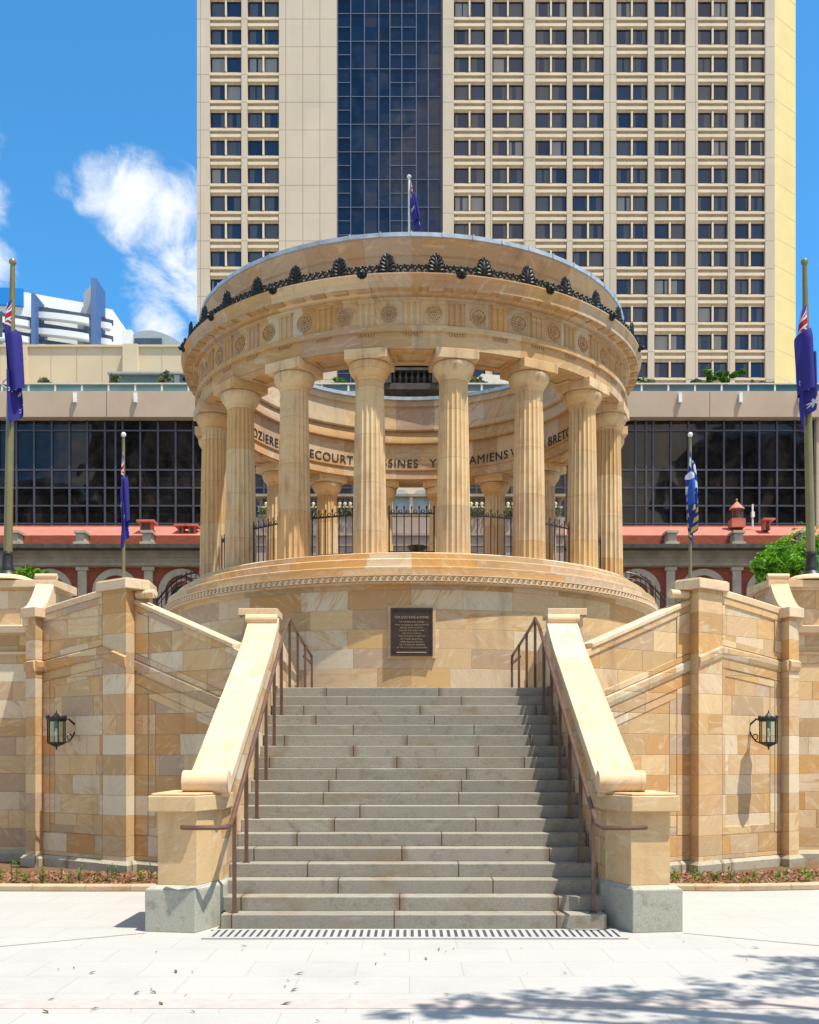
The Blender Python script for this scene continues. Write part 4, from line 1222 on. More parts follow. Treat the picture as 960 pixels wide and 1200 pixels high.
def big_pole(s_):
    side = 'left' if s_ < 0 else 'right'
    Y = 17.35; x0 = PX(9 if s_ < 0 else 951, Y); x1 = PX(15 if s_ < 0 else 943, Y)
    t_ = thing('flagpole', 'tall olive bronze flagpole on the terrace wall at %s edge' % side, 'flagpole', (x0, Y, 4.76), 'tall flagpoles on the outer terrace walls')
    zt = PZ(310, Y); L = lambda z: x0+(x1-x0)*(z-4.8)/(zt-4.8)
    b = MB(x0=0); b.tube([(L(z), Y, z) for z in (5.2, 7, 9, zt)], [.072, .068, .055, .038], 16); b.build('pole', 'polegold', t_, smooth=True)
    b = MB(x0=0); b.lathe([(0, 4.86), (.17, 4.86), (.15, 4.90), (.10, 4.95), (.105, 5.0), (.09, 5.03), (.085, 5.22), (.10, 5.24), (.09, 5.27), (0, 5.27)], x0, Y, 20, closed=False); b.build('base', 'iron', t_, smooth=True)
    b = MB(x0=0); b.lathe([(0, 4.76), (.46, 4.76), (.44, 4.80), (.30, 4.855), (.18, 4.87), (0, 4.87)], x0, Y, 28, closed=False); b.build('stone_foot', 'coping', t_, smooth=True)
    b = MB(x0=0); b.lathe([(0, zt), (.035, zt), (.06, zt+.02), (.062, zt+.05), (.05, zt+.08), (0, zt+.09)], x1, Y, 16, closed=False); b.build('finial', 'polegold', t_, smooth=True)
    zr = PZ(450 if s_ < 0 else 444, Y); b = MB(x0=0); b.torus((L(zr), Y-.05, zr), (1, 0, 0), (0, .5, .86), .115, .012, 20, 6); b.build('ring', 'white', t_, smooth=True)
    return L, Y, zt
Ll, Yp, zt = big_pole(-1)
z0 = PZ(343, Yp)
flag_mesh('ensign_flag', 'ensign', Ll(8.5), Yp, z0, 1.10, 2, 1.45, .22, 1, 'limp blue ensign flag with white stars on tall pole at left edge', 4, 'blue ensign flags', lean=0)
Lr, Yp, zt = big_pole(1)
flag_mesh('ensign_flag', 'ensign', Lr(8.5), Yp, PZ(352, Yp), 1.15, 2, 1.15, .22, -1, 'limp blue ensign flag on tall pole at right edge', 9, 'blue ensign flags')
def small_pole(px, pyt, pyb, label):
    Y = 15.75; x0 = PX(px, Y); zt = PZ(pyt, Y); zb = 4.47
    t_ = thing('flagpole', label, 'flagpole', (x0, Y, zb), 'slim flagpoles on the wing wall posts')
    b = MB(x0=0); b.tube([(x0, Y, zb), (x0, Y, zt)], [.028, .02], 10); b.build('pole', 'polegold', t_, smooth=True)
    b = MB(x0=0); b.ball(x0, Y, zt+.02, .04, n=10); b.build('finial', 'polewhite', t_, smooth=True)
    b = MB(x0=0); b.lathe([(0, zb), (.07, zb), (.06, zb+.03), (.03, zb+.05), (0, zb+.05)], x0, Y, 12, closed=False); b.build('base', 'iron', t_)
    return x0, Y
x0, Y = small_pole(145, 511, 680, 'slim short flagpole on left wing wall post')
flag_mesh('ensign_flag', 'ensign', x0, Y, PZ(528, Y), .75, 1.4, .86, .10, 1, 'narrow furled blue ensign flag on short pole above left wing wall', 21, 'blue ensign flags')
x0, Y = small_pole(809, 511, 680, 'slim short flagpole on right wing wall post')
flag_mesh('striped_flag', 'striped', x0, Y, PZ(522, Y), .75, 1.4, .86, .13, 1, 'blue and white striped flag with yellow squares on short pole above right wing wall', 33)
Y = 75
fp = thing('flagpole', 'white flagpole rising behind the rotunda roof', 'flagpole', (PX(480, Y), Y, PZ(440, Y)))if False else thing('flagpole', 'white flagpole rising behind the rotunda roof', 'flagpole', (PX(480, Y), Y, PZ(462, Y)))
b = MB(x0=0); b.tube([(PX(480, Y), Y, PZ(462, Y)), (PX(479.5, Y), Y, PZ(209, Y))], [.11, .075], 10); b.build('pole', 'polewhite', fp, smooth=True)
b = MB(x0=0); b.ball(PX(479.5, Y), Y, PZ(207, Y), .17, .17, .12, 10); b.build('finial', 'polewhite', fp, smooth=True)
flag_mesh('ensign_flag', 'ensign', PX(480.5, Y), Y, PZ(210, Y), 1.9, 3, 2.3, .42, 1, 'small faded ensign flag on white pole above the rotunda roof', 14, 'blue ensign flags', lean=-.13)

# ------------------------------------------------------------------ hotel tower
YT = 110.0
ht = thing('hotel_tower', 'tall cream hotel tower with paired windows and navy glass strip', 'building', (PX(580, YT), YT, 6))
zb, ztp = 6, PZ(-140, YT)
X_ = lambda p: PX(p, YT); m_ = YT/F
LP = [(247, 282), (291, 326)]; RP = [(533, 568), (578, 613), (628.5, 663.5), (672, 707), (723.5, 758.5), (768, 803), (819, 852.5), (862.5, 896)]
rows = [2.2+32.5*k for k in range(-4, 16)]
b = MB(x0=0)   # solid walls between windows
xs_edges = []
def pier(p0, p1, d=0): b.box(X_(p0), X_(p1), YT-d, YT+3, zb, ztp)
pier(231, 246); pier(283, 290); pier(327, 395); pier(519, 532); pier(569, 577); pier(614, 627.5); pier(664.5, 671); pier(708, 722.5); pier(759.5, 767); pier(804, 818); pier(853.5, 861.5); pier(897, 908)
ZG = lambda p: PZ(p, YT+.38)
for p0, p1 in LP+RP:
    for y in rows:
        b.box(X_(p0-1), X_(p1+1), YT+.35, YT+1, ZG(y), ZG(y-14.7))
b.mi('hotel')
for p0, p1 in LP+RP:
    for y in rows:
        b.box(X_(p0-1), X_(p1+1), YT+.02, YT+.6, PZ(y-11.9, YT), PZ(y-14.4, YT), 'hoteltrim')     # sill of the window above
        b.box(X_(p0-.6), X_(p1+.2), YT+.06, YT+.5, PZ(y-4.6, YT), PZ(y-8.0, YT), 'hoteltrim')
        xm = (p0+p1)/2; b.box(X_(xm-1), X_(xm+1), YT+.1, YT+.5, ZG(y+17.9), ZG(y), 'hoteltrim')
b.build('facade', None, ht)
units = []
for ci, (p0, p1) in enumerate(LP+RP):
    for ri, y in enumerate(rows):
        px = (p0+p1)/2
        vis = (0 <= y+9 <= 462) and not (y > 300 and 240 < px < 720 and y > 330)
        units.append((0 if vis else 1, y if False else abs(y-200), ci, ri, p0, p1, y))
units.sort(key=lambda q: (q[0], q[1]))
def winunit(b, ci, ri, p0, p1, y):
    xm = (p0+p1)/2
    for k, (a, c) in enumerate(((p0, xm-1), (xm+1, p1))):
        xa, xb, za, zc = X_(a), X_(c), ZG(y+17.9), ZG(y)
        f_ = .07
        for (q0, q1, r0, r1) in ((xa, xb, zc-f_*1.6, zc), (xa, xb, za, za+f_), (xa, xa+f_, za+f_, zc-f_*1.6), (xb-f_, xb, za+f_, zc-f_*1.6)):
            b.box(q0, q1, YT+.40, YT+.52, r0, r1, 'wframe')
        g0 = ri*1.0; u = ci*2+k
        b.f([b.v(xa, YT+.48, za), b.v(xb, YT+.48, za), b.v(xb, YT+.48, zc), b.v(xa, YT+.48, zc)], [(u+.001, g0+.01), (u+.999, g0+.01), (u+.999, g0+.99), (u+.001, g0+.99)], 'hglass')
for q in units[:100]:
    b = MB(x0=0); winunit(b, *q[2:]); b.build('window', None, ht, recalc=False)
b = MB(x0=0)
for q in units[100:]: winunit(b, *q[2:])
o = b.build('windows', None, ht, recalc=False); o['kind'] = 'stuff'
# glass strip
b = MB(x0=0)
z = PZ(470, YT); xs = [395, 411, 427, 429, 445, 457, 467, 479, 488, 503, 518]
b.f([b.v(X_(395), YT+.3, zb), b.v(X_(518), YT+.3, zb), b.v(X_(518), YT+.3, ztp), b.v(X_(395), YT+.3, ztp)], [(0, zb/(16.25*m_)), (123/15.4, zb/(16.25*m_)), (123/15.4, ztp/(16.25*m_)), (0, ztp/(16.25*m_))])
gs = b.build('glass_strip', 'bglass', ht, recalc=False)
b = MB(x0=0)
for p in (395.5, 411, 427, 444, 457, 471, 488, 502, 517.5): b.box(X_(p)-.045, X_(p)+.045, YT+.2, YT+.29, zb, ztp)
for k in range(-5, 15):
    y = 14+32.5*k; b.box(X_(395), X_(518), YT+.22, YT+.285, PZ(y, YT)-.035, PZ(y, YT)+.035)
    for a, c in ((395, 411), (457, 488)): b.box(X_(a), X_(c), YT+.22, YT+.285, PZ(y+16, YT)-.035, PZ(y+16, YT)+.035)
b.build('mullions', 'bmull', gs)
b = MB(x0=0); b.prism([(X_(908), YT), (PX(932.5, YT+2.6), YT+2.6), (PX(932.5, YT+30)-.2, YT+30), (X_(231), YT+30), (X_(231), YT+3), (X_(908), YT+3)], zb, ztp)
b.build('side_wall', 'hotelside', ht)
b = MB(x0=0)
for k in range(-5, 15):
    y = 18+32.5*k; z = PZ(y, YT); b.prism([(X_(908), YT-.01), (PX(932.5, YT+2.6)+.01, YT+2.59), (PX(932.5, YT+2.6)+.01, YT+2.7), (X_(908), YT+.1)], z, z+.05)
b.build('joint_lines', 'cream', ht)

# ------------------------------------------------------------------ podium (smoked glass block)
YP = 80.0
pd = thing('podium_building', 'low wide podium building with smoked glass wall and beige balcony beam', 'building', (0, YP, 6))
X_ = lambda p: PX(p, YP); Z_ = lambda p: PZ(p, YP)
b = MB(x0=0)
b.box(X_(-500), X_(1500), YP-.9, YP+2, Z_(493), Z_(463)); b.box(X_(-500), X_(1500), YP-.7, YP+22, Z_(470), Z_(464))
b.box(X_(954), X_(975), YP-.5, YP+1, 6, Z_(493)); b.build('balcony_beam', 'beam', pd)
b = MB(x0=0)
for p in (-340, -120, 129, 350, 560, 828, 1100, 1320): b.box(X_(p)-.02, X_(p)+.02, YP-.905, YP-.89, Z_(492.5), Z_(464))
b.build('beam_joints', 'blackstone', pd)
b = MB(x0=0)
b.f([b.v(X_(-500), YP, 6), b.v(X_(954), YP, 6), b.v(X_(954), YP, Z_(493)), b.v(X_(-500), YP, Z_(493))], [(0, 0), (1454/20.7, 0), (1454/20.7, 6), (0, 6)])
b.f([b.v(X_(975), YP, 6), b.v(X_(1500), YP, 6), b.v(X_(1500), YP, Z_(493)), b.v(X_(975), YP, Z_(493))], [(0, 0), (525/20.7, 0), (525/20.7, 6), (0, 6)])
gl = b.build('smoked_glass', 'dglass', pd, recalc=False)
b = MB(x0=0)
p = 20-20.7*25
while p < 1500:
    if not 950 < p < 978: b.box(X_(p)-.07, X_(p)+.07, YP-.14, YP-.02, 6, Z_(493))
    p += 20.7
for p in (136, 757): b.box(X_(p)-.07, X_(p)+.07, YP-.14, YP-.02, 6, Z_(493))
for y in (505, 551, 572, 593, 614, 635): b.box(X_(-500), X_(1500), YP-.11, YP-.02, Z_(y)-.06, Z_(y)+.06)
b.build('mullions', 'mullion', gl)
# terrace wall, left, and rails
b = MB(x0=0); YW = YP+6; Xw = lambda p: PX(p, YW); Zw = lambda p: PZ(p, YW)
b.box(Xw(-500), Xw(232), YW, YW+14, Z_(470), Zw(407)); b.box(Xw(146), Xw(163), YW-.6, YW+1, Z_(470), Zw(406))
b.box(Xw(-500), Xw(234), YW-.15, YW+14.2, Zw(407), Zw(404.5)); b.box(Xw(26), Xw(33), YW-.4, YW+1, Z_(470), Zw(406))
b.build('upper_wall', 'cream', pd)
b = MB(x0=0)
for p in (-60, -30, 0, 60, 90, 120, 190, 216): b.box(Xw(p)-.025, Xw(p)+.025, YW-.02, YW+.01, Z_(466), Zw(408))
b.build('wall_joints', 'beam', pd)
b = MB(x0=0)
for a, c, mt in ((-500, 222, 'greenglass'), (222, 1500, 'tealglass')):
    b.box(X_(a), X_(c), YP-.6, YP-.56, Z_(463), Z_(454), mt)
bal = b.build('balcony_glass', None, pd)
b = MB(x0=0); b.box(X_(-500), X_(1500), YP-.66, YP-.52, Z_(453.6), Z_(452.2))
p = -500+10
while p < 1500: b.box(X_(p)-.07, X_(p)+.07, YP-.62, YP-.5, Z_(463), Z_(453)); p += 31
b.build('balcony_rail', 'whiterail', bal)
b = MB(x0=0); YG = YP+3; b.box(PX(128, YG), PX(226, YG), YG, YG+2.5, PZ(462, YG), PZ(440, YG), 'greenglass'); b.box(PX(127, YG), PX(228, YG), YG-.4, YG+2.8, PZ(439.7, YG), PZ(437.5, YG), 'greymetal')
b.box(PX(205, YG), PX(211, YG), YG-.2, YG, PZ(462, YG), PZ(440, YG), 'greymetal')
b.build('roof_pavilion', None, pd)
for p in (-67, 3 if False else 23, 93, 163, 793, 863, 932, 1002):
    b = MB(x0=0); b.box(X_(p)-.12, X_(p)+.12, YP-1.15, YP-.92, Z_(477), Z_(466)); b.build('beam_light', 'white', pd)

def tree(name, label, cx, cy, zg, crown, leaf, n, mat, trunkr, seed, group=None, zt=None, cat='tree', clumps=14, flat=1):
    """crown: list of (x,y,z,rx,ry,rz)"""
    rr = random.Random(seed)
    t_ = thing(name, label, cat, (cx, cy, zg), group)
    b = MB(x0=0); top = zt or max(c[2] for c in crown)
    b.tube([(cx, cy, zg), (cx+.03, cy, (zg+top)/2), (crown[0][0], crown[0][1], top)], [trunkr, trunkr*.75, trunkr*.35], 8)
    for c in crown:
        b.tube([(cx, cy, lerp(zg, top, .45)), ((cx+c[0])/2, (cy+c[1])/2, (lerp(zg, top, .5)+c[2])/2), (c[0], c[1], c[2])], [trunkr*.5, trunkr*.3, trunkr*.12], 6)
    b.build('trunk', 'trunk', t_, smooth=True)
    b = MB(x0=0)
    cl = []
    for c in crown:
        for k in range(clumps):
            while True:
                v = Vector((rr.uniform(-1, 1), rr.uniform(-1, 1), rr.uniform(-1, 1)))
                if v.length < 1: break
            v = v*(.55+.45*rr.random())
            cl.append((c[0]+v.x*c[3], c[1]+v.y*c[4], c[2]+v.z*c[5], min(c[3:6])*rr.uniform(.2, .42)))
    for i in range(n):
        c = rr.choice(cl); v = Vector((rr.gauss(0, 1), rr.gauss(0, 1), rr.gauss(0, 1)*.8)).normalized()*(rr.random()**.45)*c[3]
        p = Vector(c[:3])+v; l = leaf*rr.uniform(.6, 1.3)
        d = Vector((rr.gauss(0, 1), rr.gauss(0, 1), rr.gauss(0, .5))).normalized()*l; e = d.cross(Vector((rr.gauss(0, 1), rr.gauss(0, 1), rr.gauss(0, 1)))).normalized()*l*.42
        b.f([b.v(*(p-d)), b.v(*(p+e)), b.v(*(p+d)), b.v(*(p-e))])
    b.build('crown', mat, t_, recalc=False)
    return t_
# planting on the podium balcony
Yq = YP+1.2
def bpl(px, py, rpx, hpx, n, mat, seed, label):
    x = PX(px, Yq); z = PZ(py, Yq); m = Yq/F
    tree('balcony_shrub', label, x, Yq, PZ(466, Yq), [(x, Yq, z, rpx*m, .7, hpx*m)], .16, n, mat, .06, seed, 'shrubs on the podium balcony', cat='shrub', clumps=18)
bpl(53, 450, 10, 10, 420, 'leafdull', 2, 'rounded dull green shrub at far left of the podium balcony')
bpl(135, 450, 8, 12, 300, 'leafdull', 31, 'thin dull shrub left of the glazed balcony pavilion')
bpl(192, 447, 11, 12, 420, 'leafdull', 3, 'yellowish shrub in front of the glazed balcony pavilion')
bpl(846, 443, 30, 19, 4200, 'leafmid', 4, 'largest bright green bush on the right podium balcony')
bpl(757, 451, 14, 10, 450, 'leafdull', 5, 'low shrub beside the rotunda on the right podium balcony')
bpl(890, 453, 22, 8, 500, 'leafdull', 6, 'low dull shrub right of the large balcony bush')
bpl(815, 452, 16, 9, 450, 'leafdull', 7, 'low brownish shrub left of the large balcony bush')
bpl(400, 450, 22, 9, 500, 'leafmid', 8, 'green balcony shrub seen through the rotunda, left of its middle')
bpl(560, 448, 14, 9, 400, 'leafdull', 9, 'yellow green balcony shrub seen through the rotunda, right of its middle')
# pale awning seen through the opening
b = MB(x0=0); Ya = YP+2.5
pts = [(PX(552, Ya), PZ(450, Ya)), (PX(565, Ya), PZ(438, Ya)), (PX(590, Ya), PZ(440, Ya)), (PX(625, Ya), PZ(447, Ya)), (PX(622, Ya), PZ(451, Ya)), (PX(575, Ya), PZ(452, Ya))]
A = [b.v(x, Ya, z) for x, z in pts]; B = [b.v(x, Ya+3, z+.3) for x, z in pts]
b.f(A); b.f(B[::-1])
for i in range(6): b.f([A[i], A[(i+1) % 6], B[(i+1) % 6], B[i]])
b.build('awning', 'whiterail', pd)

# ------------------------------------------------------------------ railway station
YS = 60.0
sn = thing('railway_station', 'low red brick railway station with salmon roof and grey stone arches', 'building', (0, YS, 6))
X_ = lambda p: PX(p, YS); Z_ = lambda p: PZ(p, YS)
b = MB(x0=0); b.box(X_(-420), X_(1380), YS, YS+.8, 6, Z_(665)); b.box(X_(-420), X_(1380), YS+.3, YS+1, Z_(640), Z_(626)); b.build('brick_wall', 'brick', sn)
b = MB(x0=0); b.box(X_(-420), X_(1380), YS-.25, YS+.9, Z_(665), Z_(646)); b.box(X_(-420), X_(1380), YS-.40, YS+.0, Z_(664), Z_(661)); b.box(X_(-420), X_(1380), YS-.32, YS, Z_(654), Z_(652.6))
b.build('entablature', 'render', sn)
b = MB(x0=0); b.box(X_(-420), X_(1380), YS-.9, YS+.5, Z_(645.5), Z_(641));  b.build('gutter', 'blackstone', sn)
offs = [73+77.4*k for k in range(0, 12)]
for s_ in (-1, 1):
    for i, of in enumerate(offs):
        p = 480+s_*of
        b = MB(x0=0); b.box(X_(p-5), X_(p+5), YS-.2, YS+.1, 6, Z_(668)); b.box(X_(p-7), X_(p+7), YS-.28, YS+.1, Z_(669), Z_(665)); b.build('pilaster', 'renderpale', sn)
        b = MB(x0=0); b.box(X_(p-5), X_(p+5), YS-.55, YS+.5, Z_(640), Z_(626)); b.box(X_(p-7), X_(p+7), YS-.65, YS+.5, Z_(627), Z_(624)); b.box(X_(p-8), X_(p+8), YS-.6, YS+.5, Z_(641), Z_(637)); b.build('parapet_pier', 'renderpale', sn)
        if i == len(offs)-1: continue
        c = X_(p+s_*38.7); zc = Z_(694); Ro, Ri = 1.36, .98
        b = MB(x0=0)
        def arc(b, Ro, Ri, y0, y1, mat):
            n = 20; pr = []
            for k in range(n+1):
                a = pi*k/n; pr.append(((c+Ro*cos(a), zc+Ro*sin(a)), (c+Ri*cos(a), zc+Ri*sin(a))))
            pr = [((c+Ro, 6), (c+Ri, 6))]+pr+[((c-Ro, 6), (c-Ri, 6))]
            Vs = [[b.v(o_[0], y0, o_[1]), b.v(i_[0], y0, i_[1]), b.v(i_[0], y1, i_[1]), b.v(o_[0], y1, o_[1])] for o_, i_ in pr]
            for k in range(len(Vs)-1):
                for j in range(4): b.f([Vs[k][j], Vs[k+1][j], Vs[k+1][(j+1) % 4], Vs[k][(j+1) % 4]], None, mat)
        arc(b, Ro, Ri, YS-.14, YS+.05, 'renderpale')
        arc(b, .78, .62, YS-.10, YS+.05, 'lavender')
        b.build('arch', None, sn)
        b = MB(x0=0)
        n = 16; pts = [(c+.62*cos(pi*k/n), zc+.62*sin(pi*k/n)-.25) for k in range(n+1)]+[(c-.62, 6.5), (c+.62, 6.5)]
        b.f([b.v(x, YS-.02, z) for x, z in pts]); b.build('arched_window', 'darkwin', sn, recalc=False)
b = MB(x0=0); A = [(X_(-420), YS+1, Z_(627)-.1), (X_(1380), YS+1, Z_(627)-.1), (X_(1380), YS+5, PZ(617, YS+5)), (X_(-420), YS+5, PZ(617, YS+5))]
V = [b.v(*p) for p in A]; V2 = [b.v(p[0], p[1], p[2]-.3) for p in A]
b.f(V); b.f(V2[::-1])
for i in range(4): b.f([V[i], V[(i+1) % 4], V2[(i+1) % 4], V2[i]])
b.box(X_(-420), X_(1380), YS+4.9, YS+5.3, PZ(618.5, YS+5), PZ(616.3, YS+5))
rf = b.build('roof', 'redroof', sn)
b = MB(x0=0)
for k in range(150):
    p = -420+12*k
    if 0: pass
b.bm.free()
def roofvent(p0, p1, y0, y1, yy=YS+3):
    b = MB(x0=0); xa, xb, za, zb_ = PX(p0, yy), PX(p1, yy), PZ(y1, yy), PZ(y0, yy)
    b.box(xa, xb, yy, yy+.6, za, zb_-.12); b.box(xa-.15, xb+.2, yy-.3, yy+.7, zb_-.12, zb_)
    o = b.build('roof_vent', 'redroof', rf); b = MB(x0=0); b.box(xa+.1, xb-.1, yy-.02, yy+.3, za, zb_-.16); b.build('vent_opening', 'blackstone', o if False else rf)
for q in ((164, 178, 610, 624), (208, 215, 615, 628), (221, 229, 615, 628), (896, 903, 608, 621)): roofvent(*q)
# roof ventilator turret
yy = YS+4
tt = thing('roof_ventilator', 'salmon red pointed ventilator turret on the station roof', 'ventilator', (PX(863.5, yy), yy, PZ(618, yy)))
m = yy/F; c = PX(863.5, yy)
b = MB(x0=0); b.box(c-8*m, c+8*m, yy-.4, yy+.4, PZ(619, yy), PZ(609, yy)); b.lathe([(0, PZ(609, yy)), (6.5*m, PZ(609, yy)), (6.3*m, PZ(597, yy)), (0, PZ(597, yy))], c, yy, 12, closed=False); b.build('body', 'redroof', tt)
b = MB(x0=0); b.lathe([(9*m, PZ(597.5, yy)), (9*m, PZ(596.5, yy)), (1*m, PZ(588, yy)), (.8*m, PZ(587, yy)), (1.5*m, PZ(586, yy)), (0, PZ(584, yy))], c, yy, 12, closed=False); b.build('cone_roof', 'redroof', tt)
b = MB(x0=0)
for k in range(8): a = k*pi/4; b.box(c+5.6*m*cos(a)-.08, c+5.6*m*cos(a)+.08, yy+5.6*m*sin(a)-.12, yy+5.6*m*sin(a)+.05, PZ(607, yy), PZ(599, yy))
b.build('louvre', 'blackstone', tt)
b = MB(x0=0); b.tube([(PX(882, yy), yy, PZ(618, yy)), (PX(882, yy), yy, PZ(591, yy))], .06, 8); b.box(PX(880.5, yy), PX(884, yy), yy-.1, yy+.1, PZ(606, yy), PZ(600, yy))
tag(b.build('vent_pipe', 'white'), 'thin white vent pipe on station roof right of the pointed ventilator', 'pipe')
# central pavilion
yc = 58.0; X_ = lambda p: PX(p, yc); Z_ = lambda p: PZ(p, yc)
cp = thing('station_pavilion', 'central station entrance pavilion seen between the rotunda columns', 'building', (0, yc, 6))
b = MB(x0=0); b.box(X_(300), X_(662), yc, yc+6, 6, Z_(606)); b.build('lower_wall', 'lavender', cp)
b = MB(x0=0); b.box(X_(302), X_(660), yc+.8, yc+6, Z_(606), Z_(580)); b.box(X_(298), X_(664), yc+.3, yc+6.2, Z_(580), Z_(577)); b.build('upper_wall', 'render', cp)
p = 308
while p < 656:
    if not 455 < p < 508:
        b = MB(x0=0); b.box(X_(p-1.7), X_(p+1.7), yc+.7, yc+.85, Z_(588), Z_(581.5)); b.build('small_window', 'darkwin', cp)
    p += 6.2
b = MB(x0=0); p = 311
while p < 656:
    if not 452 < p < 511: b.lathe([(0, Z_(593)), (.09, Z_(593)), (.05, Z_(591)), (.10, Z_(589.5)), (.10, Z_(588)), (.04, Z_(587)), (0, Z_(587))], X_(p), yc+.3, 8, closed=False)
    p += 6.2
b.box(X_(302), X_(452), yc+.1, yc+.5, Z_(594.5), Z_(593)); b.box(X_(511), X_(660), yc+.1, yc+.5, Z_(594.5), Z_(593))
b.build('balcony_balusters', 'hoteltrim', cp)
b = MB(x0=0); b.box(X_(302), X_(452), yc-.05, yc+.05, Z_(606), Z_(603)); b.box(X_(300), X_(662), yc-.12, yc+.1, Z_(628), Z_(625)); b.box(X_(300), X_(662), yc-.08, yc+.1, Z_(640), Z_(638.6)); b.build('mouldings', 'render', cp)
for c_ in (470, 493.5):
    b = MB(x0=0); cx = X_(c_); r = 9.3*yc/F; n = 16
    pts = [(cx+r*cos(pi*k/n), Z_(580)+r*sin(pi*k/n)) for k in range(n+1)]+[(cx-r, Z_(600)), (cx+r, Z_(600))]
    b.f([b.v(x, yc+.62, z) for x, z in pts]); b.build('arched_window', 'greymetal', cp, recalc=False)
b = MB(x0=0)
b.box(X_(455), X_(508), yc+.65, yc+.9, Z_(601), Z_(560))
for p0, p1 in ((458, 460.5), (480, 484), (503, 505.5)): b.box(X_(p0), X_(p1), yc+.4, yc+.66, Z_(601), Z_(578))
b.build('window_surround', 'hoteltrim', cp)
# hedge on ledge
b = MB(x0=0); rr = random.Random(8)
for i in range(2600):
    p = rr.uniform(303, 659)
    if 452 < p < 511: continue
    c = Vector((X_(p), yc+rr.uniform(-.3, .3), rr.uniform(Z_(605.5), Z_(594)))); l = .09
    d = Vector((rr.gauss(0, 1), rr.gauss(0, 1), rr.gauss(0, 1))).normalized()*l; e = d.orthogonal().normalized()*l*.5
    b.f([b.v(*(c-d)), b.v(*(c+e)), b.v(*(c+d)), b.v(*(c-e))])
tag(b.build('clipped_hedge', 'leafdull', recalc=False), 'dark clipped hedge along the ledge of the station pavilion', 'hedge', kind='stuff')
# clock tower
ck = thing('clock_tower', 'dark stone clock tower with balustrade glimpsed through the rotunda opening', 'tower', (X_(482), 62, 6))
yk = 61.5; X_ = lambda p: PX(p, yk); Z_ = lambda p: PZ(p, yk)
b = MB(x0=0); b.box(X_(448), X_(517), yk, yk+3.5, 6, Z_(330)); b.build('shaft', 'blackstone', ck)
b = MB(x0=0); b.box(X_(438), X_(528), yk-1, yk+4, Z_(463), Z_(456)); b.box(X_(438), X_(528), yk-1, yk+4, Z_(441), Z_(438)); b.box(X_(440), X_(526), yk-.9, yk+.4, Z_(433), Z_(429))
p = 441
while p < 527: b.lathe([(0, Z_(456)), (.10, Z_(456)), (.05, Z_(453)), (.13, Z_(449)), (.05, Z_(443)), (.1, Z_(441)), (0, Z_(441))], X_(p), yk-.7, 8, closed=False); p += 7
for p in (455, 510): b.box(X_(p-4), X_(p+4), yk-1.1, yk-.4, Z_(456), Z_(437)); b.ball(X_(p), yk-.75, Z_(434), .2)
b.build('balustrade', 'blackstone', ck)
b = MB(x0=0); b.tube([(X_(482), yk-.1, Z_(404)), (X_(482), yk-.25, Z_(404))], 22*yk/F, 32); b.torus((X_(482), yk-.2, Z_(404)), (1, 0, 0), (0, 0, 1), 22*yk/F, .12, 32, 6); b.build('clock_face', 'white', ck, smooth=True)
b = MB(x0=0); b.box(X_(482)-.04, X_(482)+.04, yk-.3, yk-.26, Z_(404), Z_(388)); b.box(X_(482), X_(492), yk-.3, yk-.26, Z_(405), Z_(403.4)); b.build('clock_hands', 'iron', ck)
b = MB(x0=0); b.prism([(X_(444), yk-.3), (X_(520), yk-.3), (X_(520), yk+3.8), (X_(444), yk+3.8)], Z_(330), Z_(296), top=[(X_(478), yk+1.6), (X_(486), yk+1.6), (X_(486), yk+1.9), (X_(478), yk+1.9)]); b.build('roof', 'redroof', ck)

# ------------------------------------------------------------------ far left apartment building
YA = 200.0; X_ = lambda p: PX(p, YA); Z_ = lambda p: PZ(p, YA)
ap = thing('apartment_building', 'distant white and blue apartment block with curved balconies at left', 'building', (X_(60), YA, 6))
def seg(p0, p1, top, y0, nm, mat, d=12, bot=420):
    b = MB(x0=0); b.box(PX(p0, y0), PX(p1, y0), y0, y0+d, PZ(bot, y0) if bot else 6, PZ(top, y0)); return b.build(nm, mat, ap)
b = MB(x0=0)
def slab(p0, p1, ya, yb, t0, t1, base=6, d=12):
    # facade running from (p0,ya) to (p1,yb); top from image rows t0,t1
    P = [(PX(p0, ya), ya), (PX(p1, yb), yb), (PX(p1, yb), yb+d), (PX(p0, ya), ya+d)]
    b.prism(P, base, [PZ(t0, ya), PZ(t1, yb), PZ(t1, yb), PZ(t0, ya)])
slab(-60, 27, 198, 200, 336, 341); slab(27, 106, 200, 205, 342, 356); slab(110, 132, 206, 208, 358, 363); slab(128, 143, 209, 210, 377, 379)
b.build('wall', 'aptwhite', ap)
b = MB(x0=0); slab(36.5, 41, 196, 196.5, 343, 344, d=6); slab(106.5, 113, 200, 200.5, 325, 326, d=6); b.build('blue_fin', 'aptblue', ap)
b = MB(x0=0); A = [b.v(PX(98, 203), 203, PZ(344, 203)), b.v(PX(106.5, 203), 203, PZ(334, 203)), b.v(PX(106.5, 203), 203, PZ(404, 203)), b.v(PX(98, 203), 203, PZ(404, 203))]
B = [b.v(v.co.x, 204, v.co.z) for v in A]; b.f(A); b.f(B[::-1])
for i in range(4): b.f([A[i], A[(i+1) % 4], B[(i+1) % 4], B[i]])
b.build('grey_fin', 'greymetal', ap)
b = MB(x0=0); slab(-60, 27, 197.5, 199.6, 334, 338, base=PZ(357, 199), d=1); b.build('blue_panel', 'aptcyan', ap)
